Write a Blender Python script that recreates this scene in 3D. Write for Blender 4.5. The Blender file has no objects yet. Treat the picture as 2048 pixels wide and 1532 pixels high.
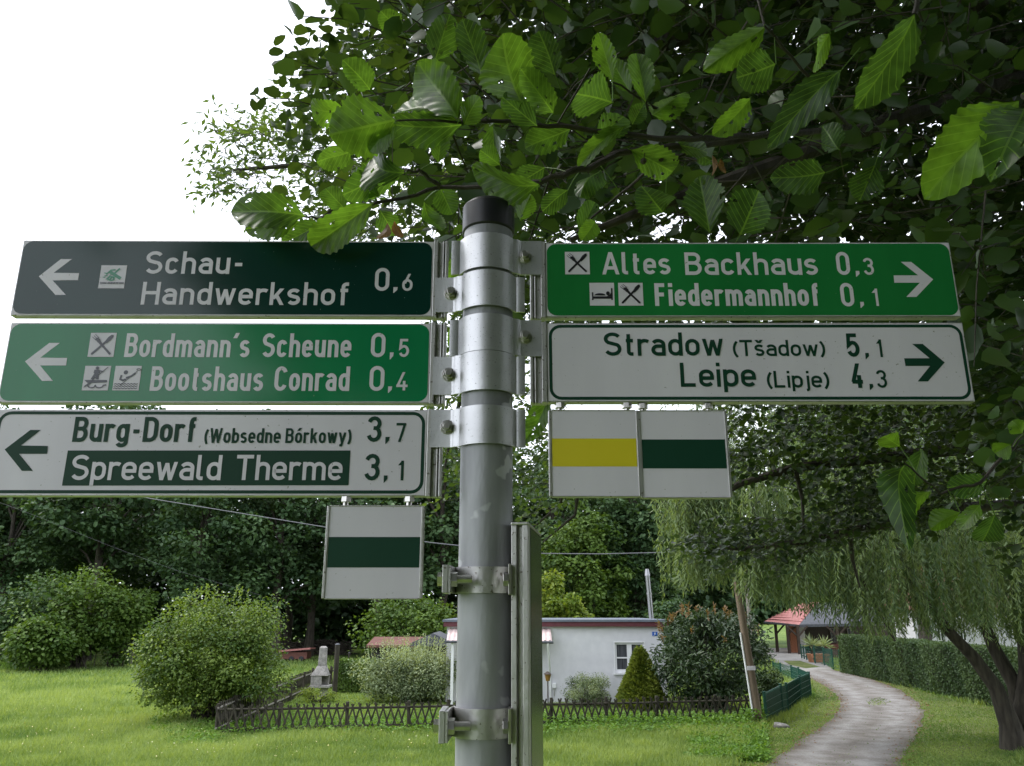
import bpy, math, random
import numpy as np
R = math.radians
sc = bpy.context.scene
# ------------------------------------------------------------------ camera, sky, sun, exposure
F = 1600.0; TH = R(15.9); EYE = 3.3            # focal length in photo pixels, upward pitch, eye above the meadow
ct, st = math.cos(TH), math.sin(TH)
cd = bpy.data.cameras.new("camera"); cam = bpy.data.objects.new("camera", cd)
sc.collection.objects.link(cam); sc.camera = cam
cam.location = (0, 0, EYE); cam.rotation_euler = (R(90) + TH, 0, 0)
cd.sensor_fit = 'HORIZONTAL'; cd.sensor_width = 36; cd.lens = 36 * F / 2048
cd.clip_start = 0.05; cd.clip_end = 3000
SUN_EL, SUN_AZ = 52, -75                        # degrees; azimuth from the view direction, negative = left
w = bpy.data.worlds.new("World"); sc.world = w; w.use_nodes = True
nt = w.node_tree; nt.nodes.clear()
out = nt.nodes.new("ShaderNodeOutputWorld"); bg = nt.nodes.new("ShaderNodeBackground")
sky = nt.nodes.new("ShaderNodeTexSky"); sky.sky_type = 'NISHITA'; sky.sun_disc = False
sky.sun_elevation = R(SUN_EL); sky.sun_rotation = R(SUN_AZ); sky.dust_density = 6; sky.air_density = 1.0
cl = nt.nodes.new("ShaderNodeMix"); cl.data_type = 'RGBA'; cl.inputs[0].default_value = 0.88
cl.inputs[7].default_value = (11.9, 12.5, 13.7, 1)  # a closed white cloud deck in front of the blue
nt.links.new(sky.outputs[0], cl.inputs[6]); nt.links.new(cl.outputs[2], bg.inputs[0])
bg.inputs[1].default_value = 0.1
nt.links.new(bg.outputs[0], out.inputs[0])
sd = bpy.data.lights.new("sun", 'SUN'); so = bpy.data.objects.new("sun", sd); sc.collection.objects.link(so)
sd.energy = 1.1; sd.angle = R(14); sd.color = (1.0, 0.96, 0.9)
so.rotation_euler = (R(90 - SUN_EL), 0, R(-SUN_AZ + 180)); so.location = (0, 0, 40)
sc.view_settings.view_transform = 'Standard'; sc.view_settings.look = 'None'
sc.view_settings.exposure = 0.98; sc.view_settings.gamma = 1
sc.cycles.max_bounces = 7; sc.cycles.transmission_bounces = 5; sc.cycles.transparent_max_bounces = 8
sc.cycles.diffuse_bounces = 4; sc.cycles.glossy_bounces = 3; sc.cycles.sample_clamp_indirect = 4

# ------------------------------------------------------------------ helpers
def ray(px, py):
    u = (px - 1024) / F; v = (766 - py) / F
    return np.array([u, ct - v * st, st + v * ct])
E3 = np.array([0, 0, EYE])
def at_y(px, py, Y): r = ray(px, py); return r * (Y / r[1]) + E3      # point at forward distance Y
def at_z(px, py, zc): return ray(px, py) * zc + E3                     # point at optical depth zc
def gp(px, py, z=0.0): r = ray(px, py); return r * ((z - EYE) / r[2]) + E3
def smooth(a, b, x):
    t = np.clip((x - a) / (b - a), 0, 1); return t * t * (3 - 2 * t)
def gz(x, y):                                                          # terrain: the post stands on a bank above the meadow
    d = np.hypot(np.asarray(x) * 0.55, np.asarray(y))
    b = 1.65 * (1 - smooth(5.5, 15.5, np.where(np.asarray(y) < 0, np.abs(np.asarray(x)) * .55, d)))
    return b
WL = {}
def link(o, parent=None, base=(0, 0, 0)):
    sc.collection.objects.link(o)
    if parent is not None: o.parent = parent
    WL[o.name] = np.array(base, float)
def tag(o, label=None, cat=None, group=None, kind=None):
    if label: o["label"] = label
    if cat: o["category"] = cat
    if group: o["group"] = group
    if kind: o["kind"] = kind
    return o
def thing(name, loc, label, cat, group=None):
    o = bpy.data.objects.new(name, None); o.empty_display_size = .2
    o.location = [float(v) for v in loc]; link(o, None, loc)
    return tag(o, label, cat, group)
def npmesh(name, V, Fc, mat, parent=None, rnd=None, uv=None, smooth_=False):
    V = np.asarray(V, float)
    base = WL[parent.name] if parent is not None else np.zeros(3)
    V = V - base
    me = bpy.data.meshes.new(name)
    if isinstance(Fc, np.ndarray):
        n, k = Fc.shape
        me.vertices.add(len(V)); me.vertices.foreach_set("co", V.astype(np.float32).ravel())
        me.loops.add(n * k); me.loops.foreach_set("vertex_index", Fc.astype(np.int32).ravel())
        me.polygons.add(n); me.polygons.foreach_set("loop_start", (np.arange(n) * k).astype(np.int32))
        me.update(calc_edges=True)
    else:
        me.from_pydata([tuple(v) for v in V], [], Fc); me.update()
    if rnd is not None:
        a = me.attributes.new("rnd", 'FLOAT', 'POINT'); a.data.foreach_set("value", np.asarray(rnd, np.float32))
    if uv is not None:
        a = me.attributes.new("luv", 'FLOAT2', 'POINT'); a.data.foreach_set("vector", np.asarray(uv, np.float32).ravel())
    if smooth_: me.polygons.foreach_set("use_smooth", np.ones(len(me.polygons), bool))
    if mat: me.materials.append(mat)
    o = bpy.data.objects.new(name, me); link(o, parent, base)
    return o
class MB:
    def __init__(s): s.v = []; s.f = []
    def add(s, vs, fs):
        b = len(s.v); s.v += [tuple(map(float, v)) for v in vs]; s.f += [tuple(i + b for i in f) for f in fs]
    def box(s, x0, y0, z0, x1, y1, z1):
        s.add([(x0,y0,z0),(x1,y0,z0),(x1,y1,z0),(x0,y1,z0),(x0,y0,z1),(x1,y0,z1),(x1,y1,z1),(x0,y1,z1)],
              [(0,3,2,1),(4,5,6,7),(0,1,5,4),(1,2,6,5),(2,3,7,6),(3,0,4,7)])
    def bar(s, a, b, wx, wy=None, up=(0, 0, 1)):                        # rectangular bar from a to b
        wy = wy or wx; a = np.array(a, float); b = np.array(b, float); d = b - a; d /= np.linalg.norm(d)
        up = np.array(up, float)
        if abs(d @ up) > .95: up = np.array([0, 1., 0])
        s1 = np.cross(d, up); s1 /= np.linalg.norm(s1); s2 = np.cross(s1, d)
        s1 = s1 * wx / 2; s2 = s2 * wy / 2
        s.add([a-s1-s2, a+s1-s2, a+s1+s2, a-s1+s2, b-s1-s2, b+s1-s2, b+s1+s2, b-s1+s2],
              [(0,3,2,1),(4,5,6,7),(0,1,5,4),(1,2,6,5),(2,3,7,6),(3,0,4,7)])
    def tube(s, pts, rad, n=6, cap=True):
        P = [np.array(p, float) for p in pts]; m = len(P)
        rad = [rad] * m if np.isscalar(rad) else rad
        ref = np.array([.13, .37, .92]); vs = []; fs = []
        for i in range(m):
            d = P[min(i + 1, m - 1)] - P[max(i - 1, 0)]; d = d / (np.linalg.norm(d) + 1e-9)
            if abs(d @ ref) > .97: ref = np.array([.9, .3, .1])
            a = np.cross(d, ref); a /= np.linalg.norm(a); b = np.cross(d, a)
            for k in range(n):
                t = 2 * math.pi * k / n; vs.append(P[i] + rad[i] * (a * math.cos(t) + b * math.sin(t)))
        for i in range(m - 1):
            for k in range(n):
                k2 = (k + 1) % n; fs.append((i*n+k, i*n+k2, (i+1)*n+k2, (i+1)*n+k))
        if cap: fs.append(tuple(range(n))[::-1]); fs.append(tuple((m-1)*n + k for k in range(n)))
        s.add(vs, fs)
    def prism(s, poly, ax):                                             # polygon (3-D points) extruded by vector ax
        n = len(poly); P = [np.array(p, float) for p in poly]; ax = np.array(ax, float)
        s.add(P + [p + ax for p in P], [tuple(range(n))[::-1], tuple(range(n, 2*n))] +
              [(i, (i+1) % n, n + (i+1) % n, n + i) for i in range(n)])
    def ribbon(s, pts, w_, z0, z1):                                     # plan polyline with thickness, extruded in z
        Lf, Rt = offset2(pts, w_, False); n = len(pts); vs = []
        for z in (z0, z1):
            vs += [(p[0], p[1], z) for p in Lf] + [(p[0], p[1], z) for p in Rt]
        fs = []
        for i in range(n - 1):
            fs += [(i, i+1, n+i+1, n+i), (2*n+i, 3*n+i, 3*n+i+1, 2*n+i+1), (i, 2*n+i, 2*n+i+1, i+1), (n+i, n+i+1, 3*n+i+1, 3*n+i)]
        fs += [(0, n, 3*n, 2*n), (n-1, 3*n-1, 4*n-1, 2*n-1)]
        s.add(vs, fs)
    def build(s, name, mat, parent=None, smooth_=False, bevel=0):
        o = npmesh(name, s.v, s.f, mat, parent, smooth_=smooth_)
        if smooth_:
            o.data.set_sharp_from_angle(angle=R(40))
        if bevel:
            md = o.modifiers.new("bevel", 'BEVEL'); md.width = bevel; md.segments = 2; md.limit_method = 'ANGLE'
        return o
def offset2(pts, w_, closed):
    P = np.array(pts, float); n = len(P)
    d = (np.roll(P, -1, 0) - P); d /= (np.linalg.norm(d, axis=1)[:, None] + 1e-12)
    if not closed: d[-1] = d[-2]
    nn = np.stack([-d[:, 1], d[:, 0]], 1); pn = np.roll(nn, 1, 0)
    if not closed: pn[0] = nn[0]
    m = nn + pn; m /= (np.linalg.norm(m, axis=1)[:, None] + 1e-12)
    k = 1 / np.maximum(.4, (m * nn).sum(1))
    return P + m * (k * w_ / 2)[:, None], P - m * (k * w_ / 2)[:, None]
def copy_tree(o, parent=None):
    c = o.copy(); sc.collection.objects.link(c)
    if parent is not None: c.parent = parent
    for ch in list(o.children): copy_tree(ch, c)
    return c

# ------------------------------------------------------------------ materials
def nodes(name):
    m = bpy.data.materials.new(name); m.use_nodes = True
    t = m.node_tree; return m, t, t.nodes["Principled BSDF"]
def N(t, typ, **kw):
    n = t.nodes.new(typ)
    for k, v in kw.items(): setattr(n, k, v)
    return n
def c4(c): return (c[0], c[1], c[2], 1)
def pmat(name, c1, c2=None, scale=8, rough=.6, metal=0, bump=0, bscale=None, stretch=None, spec=.5, detail=5, spots=None, coat=0):
    m, t, p = nodes(name)
    p.inputs["Roughness"].default_value = rough; p.inputs["Metallic"].default_value = metal
    p.inputs["Specular IOR Level"].default_value = spec; p.inputs["Base Color"].default_value = c4(c1)
    p.inputs["Coat Weight"].default_value = coat; p.inputs["Coat Roughness"].default_value = .08
    tc = N(t, "ShaderNodeTexCoord"); mp = N(t, "ShaderNodeMapping"); t.links.new(tc.outputs["Object"], mp.inputs[0])
    if stretch: mp.inputs["Scale"].default_value = stretch
    col = None
    if c2 is not None:
        nz = N(t, "ShaderNodeTexNoise"); nz.inputs["Scale"].default_value = scale; nz.inputs["Detail"].default_value = detail
        t.links.new(mp.outputs[0], nz.inputs["Vector"])
        rp = N(t, "ShaderNodeValToRGB"); rp.color_ramp.elements[0].position = .33; rp.color_ramp.elements[1].position = .67
        rp.color_ramp.elements[0].color = c4(c1); rp.color_ramp.elements[1].color = c4(c2)
        t.links.new(nz.outputs[0], rp.inputs[0]); col = rp.outputs[0]
    if spots:                                                           # small specks of dirt: (scale, amount, colour)
        vz = N(t, "ShaderNodeTexNoise"); vz.inputs["Scale"].default_value = spots[0]; vz.inputs["Detail"].default_value = 2
        t.links.new(tc.outputs["Object"], vz.inputs["Vector"])
        r2 = N(t, "ShaderNodeValToRGB"); r2.color_ramp.elements[0].position = spots[1]; r2.color_ramp.elements[1].position = spots[1] + .04
        t.links.new(vz.outputs[0], r2.inputs[0])
        mx = N(t, "ShaderNodeMix", data_type='RGBA'); t.links.new(r2.outputs[0], mx.inputs[0])
        if col: t.links.new(col, mx.inputs[6])
        else: mx.inputs[6].default_value = c4(c1)
        mx.inputs[7].default_value = c4(spots[2]); col = mx.outputs[2]
    if col: t.links.new(col, p.inputs["Base Color"])
    if bump:
        bz = N(t, "ShaderNodeTexNoise"); bz.inputs["Scale"].default_value = bscale or scale * 3; bz.inputs["Detail"].default_value = 6
        t.links.new(mp.outputs[0], bz.inputs["Vector"])
        bp = N(t, "ShaderNodeBump"); bp.inputs["Strength"].default_value = bump; bp.inputs["Distance"].default_value = .02
        t.links.new(bz.outputs[0], bp.inputs["Height"]); t.links.new(bp.outputs[0], p.inputs["Normal"])
    return m
def leafmat(name, dark, lite, trans=.35, rough=.42, tcol=None, veins=False, spots=False, spec=.35):
    m, t, p = nodes(name)
    at = N(t, "ShaderNodeAttribute", attribute_name="rnd")
    rp = N(t, "ShaderNodeValToRGB"); rp.color_ramp.elements[0].color = c4(dark); rp.color_ramp.elements[1].color = c4(lite)
    t.links.new(at.outputs["Fac"], rp.inputs[0]); col = rp.outputs[0]
    if veins:
        uv = N(t, "ShaderNodeAttribute", attribute_name="luv"); sp = N(t, "ShaderNodeSeparateXYZ"); t.links.new(uv.outputs["Vector"], sp.inputs[0])
        ab = N(t, "ShaderNodeMath", operation='ABSOLUTE'); t.links.new(sp.outputs[1], ab.inputs[0])
        k = N(t, "ShaderNodeMath", operation='MULTIPLY_ADD'); t.links.new(ab.outputs[0], k.inputs[0]); k.inputs[1].default_value = -.75; t.links.new(sp.outputs[0], k.inputs[2])
        k2 = N(t, "ShaderNodeMath", operation='MULTIPLY'); t.links.new(k.outputs[0], k2.inputs[0]); k2.inputs[1].default_value = 8.5
        fr = N(t, "ShaderNodeMath", operation='PINGPONG'); t.links.new(k2.outputs[0], fr.inputs[0]); fr.inputs[1].default_value = .5
        lt = N(t, "ShaderNodeMath", operation='LESS_THAN'); t.links.new(fr.outputs[0], lt.inputs[0]); lt.inputs[1].default_value = .055
        l2 = N(t, "ShaderNodeMath", operation='LESS_THAN'); t.links.new(ab.outputs[0], l2.inputs[0]); l2.inputs[1].default_value = .018
        mxm = N(t, "ShaderNodeMath", operation='MAXIMUM'); t.links.new(lt.outputs[0], mxm.inputs[0]); t.links.new(l2.outputs[0], mxm.inputs[1])
        tcn = N(t, "ShaderNodeTexCoord"); mot = N(t, "ShaderNodeTexNoise"); mot.inputs["Scale"].default_value = 38; mot.inputs["Detail"].default_value = 6; t.links.new(tcn.outputs["Object"], mot.inputs["Vector"])
        mr = N(t, "ShaderNodeMapRange"); t.links.new(mot.outputs[0], mr.inputs[0]); mr.inputs[1].default_value = .3; mr.inputs[2].default_value = .7; mr.inputs[3].default_value = .55; mr.inputs[4].default_value = 1.25
        mm = N(t, "ShaderNodeVectorMath", operation='SCALE'); t.links.new(col, mm.inputs[0]); t.links.new(mr.outputs[0], mm.inputs[3]); col = mm.outputs[0]
        ml = N(t, "ShaderNodeMath", operation='MULTIPLY'); t.links.new(mxm.outputs[0], ml.inputs[0]); ml.inputs[1].default_value = .42
        mx = N(t, "ShaderNodeMix", data_type='RGBA'); t.links.new(ml.outputs[0], mx.inputs[0]); t.links.new(col, mx.inputs[6])
        mx.inputs[7].default_value = (lite[0]*1.7, lite[1]*1.5, lite[2]*2.2, 1); col = mx.outputs[2]
        bp = N(t, "ShaderNodeBump"); bp.inputs["Strength"].default_value = .2; bp.inputs["Distance"].default_value = .002
        t.links.new(fr.outputs[0], bp.inputs["Height"]); t.links.new(bp.outputs[0], p.inputs["Normal"])
        if spots:
            tc = N(t, "ShaderNodeTexCoord"); nz = N(t, "ShaderNodeTexNoise"); nz.inputs["Scale"].default_value = 26; nz.inputs["Detail"].default_value = 8; nz.inputs["Roughness"].default_value = .7
            t.links.new(tc.outputs["Object"], nz.inputs["Vector"])
            r2 = N(t, "ShaderNodeValToRGB"); r2.color_ramp.elements[0].position = .69; r2.color_ramp.elements[1].position = .72
            t.links.new(nz.outputs[0], r2.inputs[0])
            m2 = N(t, "ShaderNodeMix", data_type='RGBA'); t.links.new(r2.outputs[0], m2.inputs[0]); t.links.new(col, m2.inputs[6]); m2.inputs[7].default_value = (.2, .09, .03, 1); col = m2.outputs[2]
    t.links.new(col, p.inputs["Base Color"])
    p.inputs["Roughness"].default_value = rough; p.inputs["Specular IOR Level"].default_value = spec
    tr = N(t, "ShaderNodeBsdfTranslucent"); hs = N(t, "ShaderNodeMix", data_type='RGBA', blend_type='MULTIPLY'); hs.inputs[0].default_value = 1
    t.links.new(col, hs.inputs[6]); hs.inputs[7].default_value = c4(tcol or (1.9, 1.75, .6)); t.links.new(hs.outputs[2], tr.inputs[0])
    ms = N(t, "ShaderNodeMixShader"); ms.inputs[0].default_value = trans
    t.links.new(p.outputs[0], ms.inputs[1]); t.links.new(tr.outputs[0], ms.inputs[2])
    t.links.new(ms.outputs[0], t.nodes["Material Output"].inputs[0])
    return m
M = {}
M['steel'] = pmat('galvanised_steel', (.17,.173,.187), (.38,.383,.4), 11, .55, .5, .1, 60, (1,1,.3), spots=(24,.64,(.46,.46,.48)))
M['alu'] = pmat('aluminium', (.5,.5,.515), (.62,.62,.635), 14, .42, .85, .03, 90, (1,1,1), spots=(330,.66,(.3,.3,.3)))
M['alu2'] = pmat('aluminium_profile', (.45,.44,.43), (.56,.55,.54), 30, .42, .8, .05, 120, (1,1,1), spots=(160,.66,(.2,.18,.16)))
M['bolt'] = pmat('stainless_bolt', (.5,.48,.45), (.62,.6,.57), 60, .28, .95)
M['capb'] = pmat('black_plastic', (.012,.011,.016), (.018,.017,.022), 20, .38)
M['white'] = pmat('white_film', (.6,.562,.632), (.7,.66,.728), 7, .32, 0, 0, stretch=(1,1,.22), spots=(190,.71,(.28,.27,.25)))
M['trafgreen'] = pmat('traffic_green_film', (.012,.15,.036), (.018,.195,.05), 7, .16, stretch=(1,1,.25), spots=(220,.77,(.2,.25,.2)))
M['bluegreen'] = pmat('mid_green_film', (.008,.17,.065), (.013,.215,.085), 7, .12, spec=.38, stretch=(1,1,.25), spots=(220,.77,(.2,.25,.2)))
M['teal'] = pmat('dark_teal_film', (.004,.03,.024), (.006,.038,.03), 4, .11, spec=.36, spots=(220,.76,(.2,.25,.25)))
M['dgreen'] = pmat('dark_green_film', (.0045,.038,.021), (.007,.047,.026), 5, .5, spec=.22, spots=(230,.77,(.1,.16,.12)))
M['yellow'] = pmat('yellow_film', (.62,.52,.02), (.68,.57,.03), 5, .3)
M['black'] = pmat('black_film', (.012,.012,.016), None, rough=.4)
M['slate'] = pmat('grey_print', (.1,.1,.13), None, rough=.4)
M['mint'] = pmat('mint_print', (.1,.3,.22), None, rough=.4)
M['oliveboard'] = pmat('olive_reflection_board', (.035,.06,.02), (.06,.09,.025), 5, .22, 0, .02, 20, (1,1,.3), spots=(25,.62,(.012,.014,.008)))  # olive of mirrored foliage put into the board's green; dark blotches are stains
M['bark'] = pmat('bark', (.022,.018,.013), (.065,.055,.042), 12, .9, 0, 1.0, 22, (1,1,.16))
M['darkbark'] = pmat('dark_twig', (.022,.018,.014), (.05,.042,.03), 20, .85, 0, .3, 60)
M['wood'] = pmat('weathered_wood', (.018,.015,.01), (.05,.044,.028), 7, .85, 0, .3, 40, (1,1,.2))
M['wood_grey'] = pmat('silver_wood', (.16,.145,.13), (.26,.24,.21), 9, .85, 0, .3, 40)
M['polewood'] = pmat('pole_wood', (.11,.08,.055), (.2,.15,.105), 5, .85, 0, .3, 30, (1,1,.1))
M['render'] = pmat('white_render', (.6,.597,.63), (.67,.665,.695), 3, .85, 0, .12, 80)
M['maroon'] = pmat('maroon_fascia', (.09,.02,.03), (.12,.03,.04), 6, .5)
M['bluegrey'] = pmat('bluegrey_edge', (.11,.13,.17), (.15,.17,.21), 6, .5)
M['tile'] = pmat('red_roof_tile', (.34,.125,.115), (.46,.2,.185), 6, .65, 0, .3, 20)
M['rosesheet'] = pmat('pinkish_sheet', (.5,.38,.37), (.62,.5,.48), 4, .5)
M['stone'] = pmat('grey_stone', (.2,.19,.18), (.36,.34,.32), 6, .9, 0, .5, 25, spots=(30,.62,(.1,.09,.08)))
M['brick'] = pmat('red_brick', (.3,.11,.06), (.42,.18,.1), 10, .85, 0, .3, 30)
M['redwood'] = pmat('red_brown_boards', (.09,.03,.022), (.15,.055,.04), 6, .7, 0, .2, 30, (.3,.3,3))
M['blackboard_'] = pmat('black_boards', (.012,.011,.011), (.03,.028,.027), 6, .7, 0, .2, 30)
M['felt'] = pmat('grey_roofing_felt', (.06,.065,.075), (.1,.105,.12), 8, .8)
M['pvc'] = pmat('white_pvc', (.78,.78,.8), None, rough=.35)
M['glass'] = pmat('dark_pane', (.015,.018,.022), (.03,.035,.04), 4, .06, spec=.8)
M['curtain'] = pmat('dark_curtain', (.02,.022,.028), (.085,.09,.1), 26, .8, stretch=(1,1,.05))
M['fgreen'] = pmat('green_coated_steel', (.008,.06,.045), (.012,.08,.055), 10, .4)
M['mesh'] = pmat('green_privacy_mesh', (.004,.04,.015), (.008,.06,.022), 30, .6)
M['chrome'] = pmat('stainless_flue', (.3,.3,.31), None, rough=.34, metal=1)
M['amber'] = pmat('amber_glass', (.2,.11,.025), (.28,.15,.035), 8, .3)
M['brown'] = pmat('dark_brown_paint', (.035,.022,.016), (.05,.032,.022), 8, .6)
M['blue'] = pmat('blue_enamel', (.03,.12,.5), None, rough=.3)
M['cable'] = pmat('grey_cable', (.13,.13,.15), None, rough=.5)
M['terracotta'] = pmat('terracotta', (.4,.17,.09), (.48,.22,.12), 8, .8)
# ------------------------------------------------------------------ road-sign lettering as stroke geometry
def arc(cx, cy, rx, ry, a0, a1, n=9):
    return [(cx + rx * math.cos(R(a0 + (a1 - a0) * i / n)), cy + ry * math.sin(R(a0 + (a1 - a0) * i / n))) for i in range(n + 1)]
def glyph(ch, s):
    b = s / 2; X = .72 - b; C = 1 - b; q = .17; cap = .25
    def loop(w, y0, y1, rx=None, ry=None):
        rx = w / 2; ry = ry or min(.2, (y1 - y0) / 2)
        return ('s', arc(w/2, y1 - ry, rx, ry, 0, 180) + arc(w/2, y0 + ry, rx, ry, 180, 360), True)
    S = lambda *p: ('s', list(p), False)
    def P(*segs):
        r = []
        for g in segs: r += g if isinstance(g, list) else [g]
        return ('s', r, False)
    n = .37
    if ch == 'a': return n, [P((n, 0), (n, X-q), arc(n/2, X-q, n/2, q, 0, 155)), P((n, .41), (n*.45, .41), arc(n*.45, (.41+b)/2, n*.45, (.41-b)/2, 90, 270), (n, b))]
    if ch == 'b': return n, [S((0, 0), (0, 1)), loop(n, b, X)]
    if ch == 'c': return n*.92, [P(arc(n*.46, X-q, n*.46, q, 22, 180), arc(n*.46, b+q, n*.46, q, 180, 338))]
    if ch == 'd': return n, [S((n, 0), (n, 1)), loop(n, b, X)]
    if ch == 'e': return n, [P((0, .36), (n, .36), arc(n/2, X-q, n/2, q, 0, 180), arc(n/2, b+q, n/2, q, 180, 330))]
    if ch == 'f': return .27, [P((.1, 0), (.1, C-.12), arc(.22, C-.12, .12, .12, 180, 90), (.29, C)), S((0, X), (.27, X))]
    if ch == 'g': return n, [P((n, .72), (n, -.22+b+q), arc(n/2, -.22+b+.14, n/2, .14, 0, -158)), loop(n, b, X)]
    if ch in 'hn': return n, [S((0, 0), (0, 1 if ch == 'h' else .72)), P(arc(n/2, X-q, n/2, q, 165, 0), (n, 0))]
    if ch == 'i': return 0, [S((0, 0), (0, .72)), S((0, 1 - s), (0, 1))]
    if ch == 'j': return .1, [P((.1, .72), (.1, -.04), arc(-.02, -.05, .12, .1, -15, -80)), S((.1, 1 - s), (.1, 1))]
    if ch == 'k': return n, [S((0, 0), (0, 1)), ('b', .04, .25, n*.93, .72), ('b', n, 0, n*.42, .44)]
    if ch == 'l': return .13, [P((0, 1), (0, b+.1), arc(.1, b+.1, .1, .1, 180, 270), (.17, b))]
    if ch == 'm': return .68, [S((0, 0), (0, .72)), P(arc(.17, X-q, .17, q, 165, 0), (.34, 0)), P(arc(.51, X-q, .17, q, 165, 0), (.68, 0))]
    if ch == 'o': return n, [loop(n, b, X)]
    if ch == 'p': return n, [S((0, -.22), (0, .72)), loop(n, b, X)]
    if ch == 'r': return .25, [S((0, 0), (0, .72)), P(arc(.19, X-q, .19, q, 165, 48))]
    if ch == 's' or ch == 'S':
        T = X if ch == 's' else C; w_ = n*.9 if ch == 's' else .48
        mid = (T + b) / 2 + (.01 if ch == 's' else .02); r1 = (T - mid) / 2; r2 = (mid - b) / 2
        return w_, [P(arc(w_/2, T-r1, w_/2, r1, 28, 230, 14), arc(w_/2, b+r2, w_/2, r2, 50, -152, 14))]
    if ch == 't': return .24, [P((.09, .93), (.09, b+.1), arc(.19, b+.1, .1, .1, 180, 270), (.25, b)), S((0, X), (.25, X))]
    if ch == 'u': return n, [P((0, .72), (0, b+q), arc(n/2, b+q, n/2, q, 180, 345)), S((n, 0), (n, .72))]
    if ch == 'w': return .6, [('b', .0, .72, .15, 0), ('b', .15, 0, .3, .68), ('b', .3, .68, .45, 0), ('b', .45, 0, .6, .72)]
    if ch == 'y': return .42, [('b', 0, .72, .21, .02), ('b', .42, .72, .13, -.22), S((.0, -.22+b), (.13, -.22+b))]
    if ch == 'z': return .36, [S((0, X), (.36, X)), ('b', 0, b, .36, X), S((0, b), (.36, b))]
    if ch == 'A': return .56, [('b', 0, 0, .28, 1), ('b', .56, 0, .28, 1), S((.1, .29), (.46, .29))]
    if ch in 'BR':
        L_ = [P((.1, C), (.28, C), arc(.28, .76, .16, C-.76, 90, -90), (0, .52)) if 0 else P((0, C), (.26, C), arc(.26, (C+.53)/2, .17, (C-.53)/2, 90, -90), (0, .53)), S((0, 0), (0, 1))]
        if ch == 'B': return .46, L_ + [P((0, .53), (.26, .53), arc(.26, (.53+b)/2, .2, (.53-b)/2, 90, -90), (0, b))]
        return .46, L_ + [('b', .46, 0, .22, .5)]
    if ch == 'C': return .46, [P(arc(.23, C-.22, .23, .22, 15, 180), arc(.23, b+.22, .23, .22, 180, 345))]
    if ch == 'D': return .46, [S((0, 0), (0, 1)), P((0, C), (.22, C), arc(.22, C-.24, .24, .24, 90, 0), arc(.22, b+.24, .24, .24, 0, -90), (0, b))]
    if ch == 'E': return .4, [S((0, 0), (0, 1)), S((0, C), (.42, C)), S((0, .52), (.37, .52)), S((0, b), (.42, b))]
    if ch == 'F': return .4, [S((0, 0), (0, 1)), S((0, C), (.42, C)), S((0, .5), (.38, .5))]
    if ch == 'H': return .5, [S((0, 0), (0, 1)), S((.5, 0), (.5, 1)), S((0, .52), (.5, .52))]
    if ch == 'K': return .48, [S((0, 0), (0, 1)), ('b', .04, .36, .46, 1), ('b', .48, 0, .18, .58)]
    if ch == 'L': return .4, [P((0, 1), (0, b), (.43, b))]
    if ch == 'N': return .5, [S((0, 0), (0, 1)), S((.5, 0), (.5, 1)), ('b', 0, 1, .5, 0)]
    if ch == 'O': return .5, [loop(.5, b, C, ry=.24)]
    if ch == 'T': return .48, [S((.24, 0), (.24, C)), S((-b*.8, C), (.48+b*.8, C))]
    if ch == 'U': return .48, [P((0, 1), (0, b+.22), arc(.24, b+.22, .24, .22, 180, 360), (.48, 1))]
    if ch == 'W': return .8, [('b', 0, 1, .2, 0), ('b', .2, 0, .4, .95), ('b', .4, .95, .6, 0), ('b', .6, 0, .8, 1)]
    if ch == '0': return .38, [loop(.38, b, C, ry=.21)]
    if ch == '1': return .2, [S((.2, 0), (.2, 1)), ('b', .0, .76, .2, .93)]
    if ch == '3': return .4, [P(arc(.2, C-.21, .2, .21, 165, -60), (.17, .54)), P((.17, .54), arc(.2, b+.24, .21, .24, 62, -165))]
    if ch == '4': return .44, [('b', .03, .25, .3, 1), S((-.03, .25), (.48, .25)), S((.32, 0), (.32, .52))]
    if ch == '5': return .4, [P((.4, C), (.05, C), (.02, .5), arc(.2, b+.27, .2, .26, 128, -155, 14))]
    if ch == '6': return .4, [loop(.4, b, .62, ry=.23), ('b', .06, .42, .3, 1)]
    if ch == '7': return .4, [S((-.04, C), (.44, C)), ('b', .13, 0, .39, .95)]
    if ch == '9': return .4, [loop(.4, .38, C, ry=.23), ('b', .1, 0, .34, .58)]
    if ch == '-': return .26, [S((0, .42), (.26, .42))]
    if ch == '(': return .12, [P(arc(.5, .42, .5, .68, 135, 225))]
    if ch == ')': return .12, [P(arc(-.38, .42, .5, .68, 45, -45))]
    if ch == '\u00b4': return .06, [('b', -.02, .8, .1, 1.02)]
    if ch == '\u00f3': return n, [loop(n, b, X), ('b', n*.4, .82, n*.85, 1.02)]
    if ch == '\u0161':
        w_, g = glyph('s', s); return w_, g + [('b', w_*.12, 1.0, w_*.5, .8), ('b', w_*.88, 1.0, w_*.5, .8)]
    raise KeyError(ch)

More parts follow.
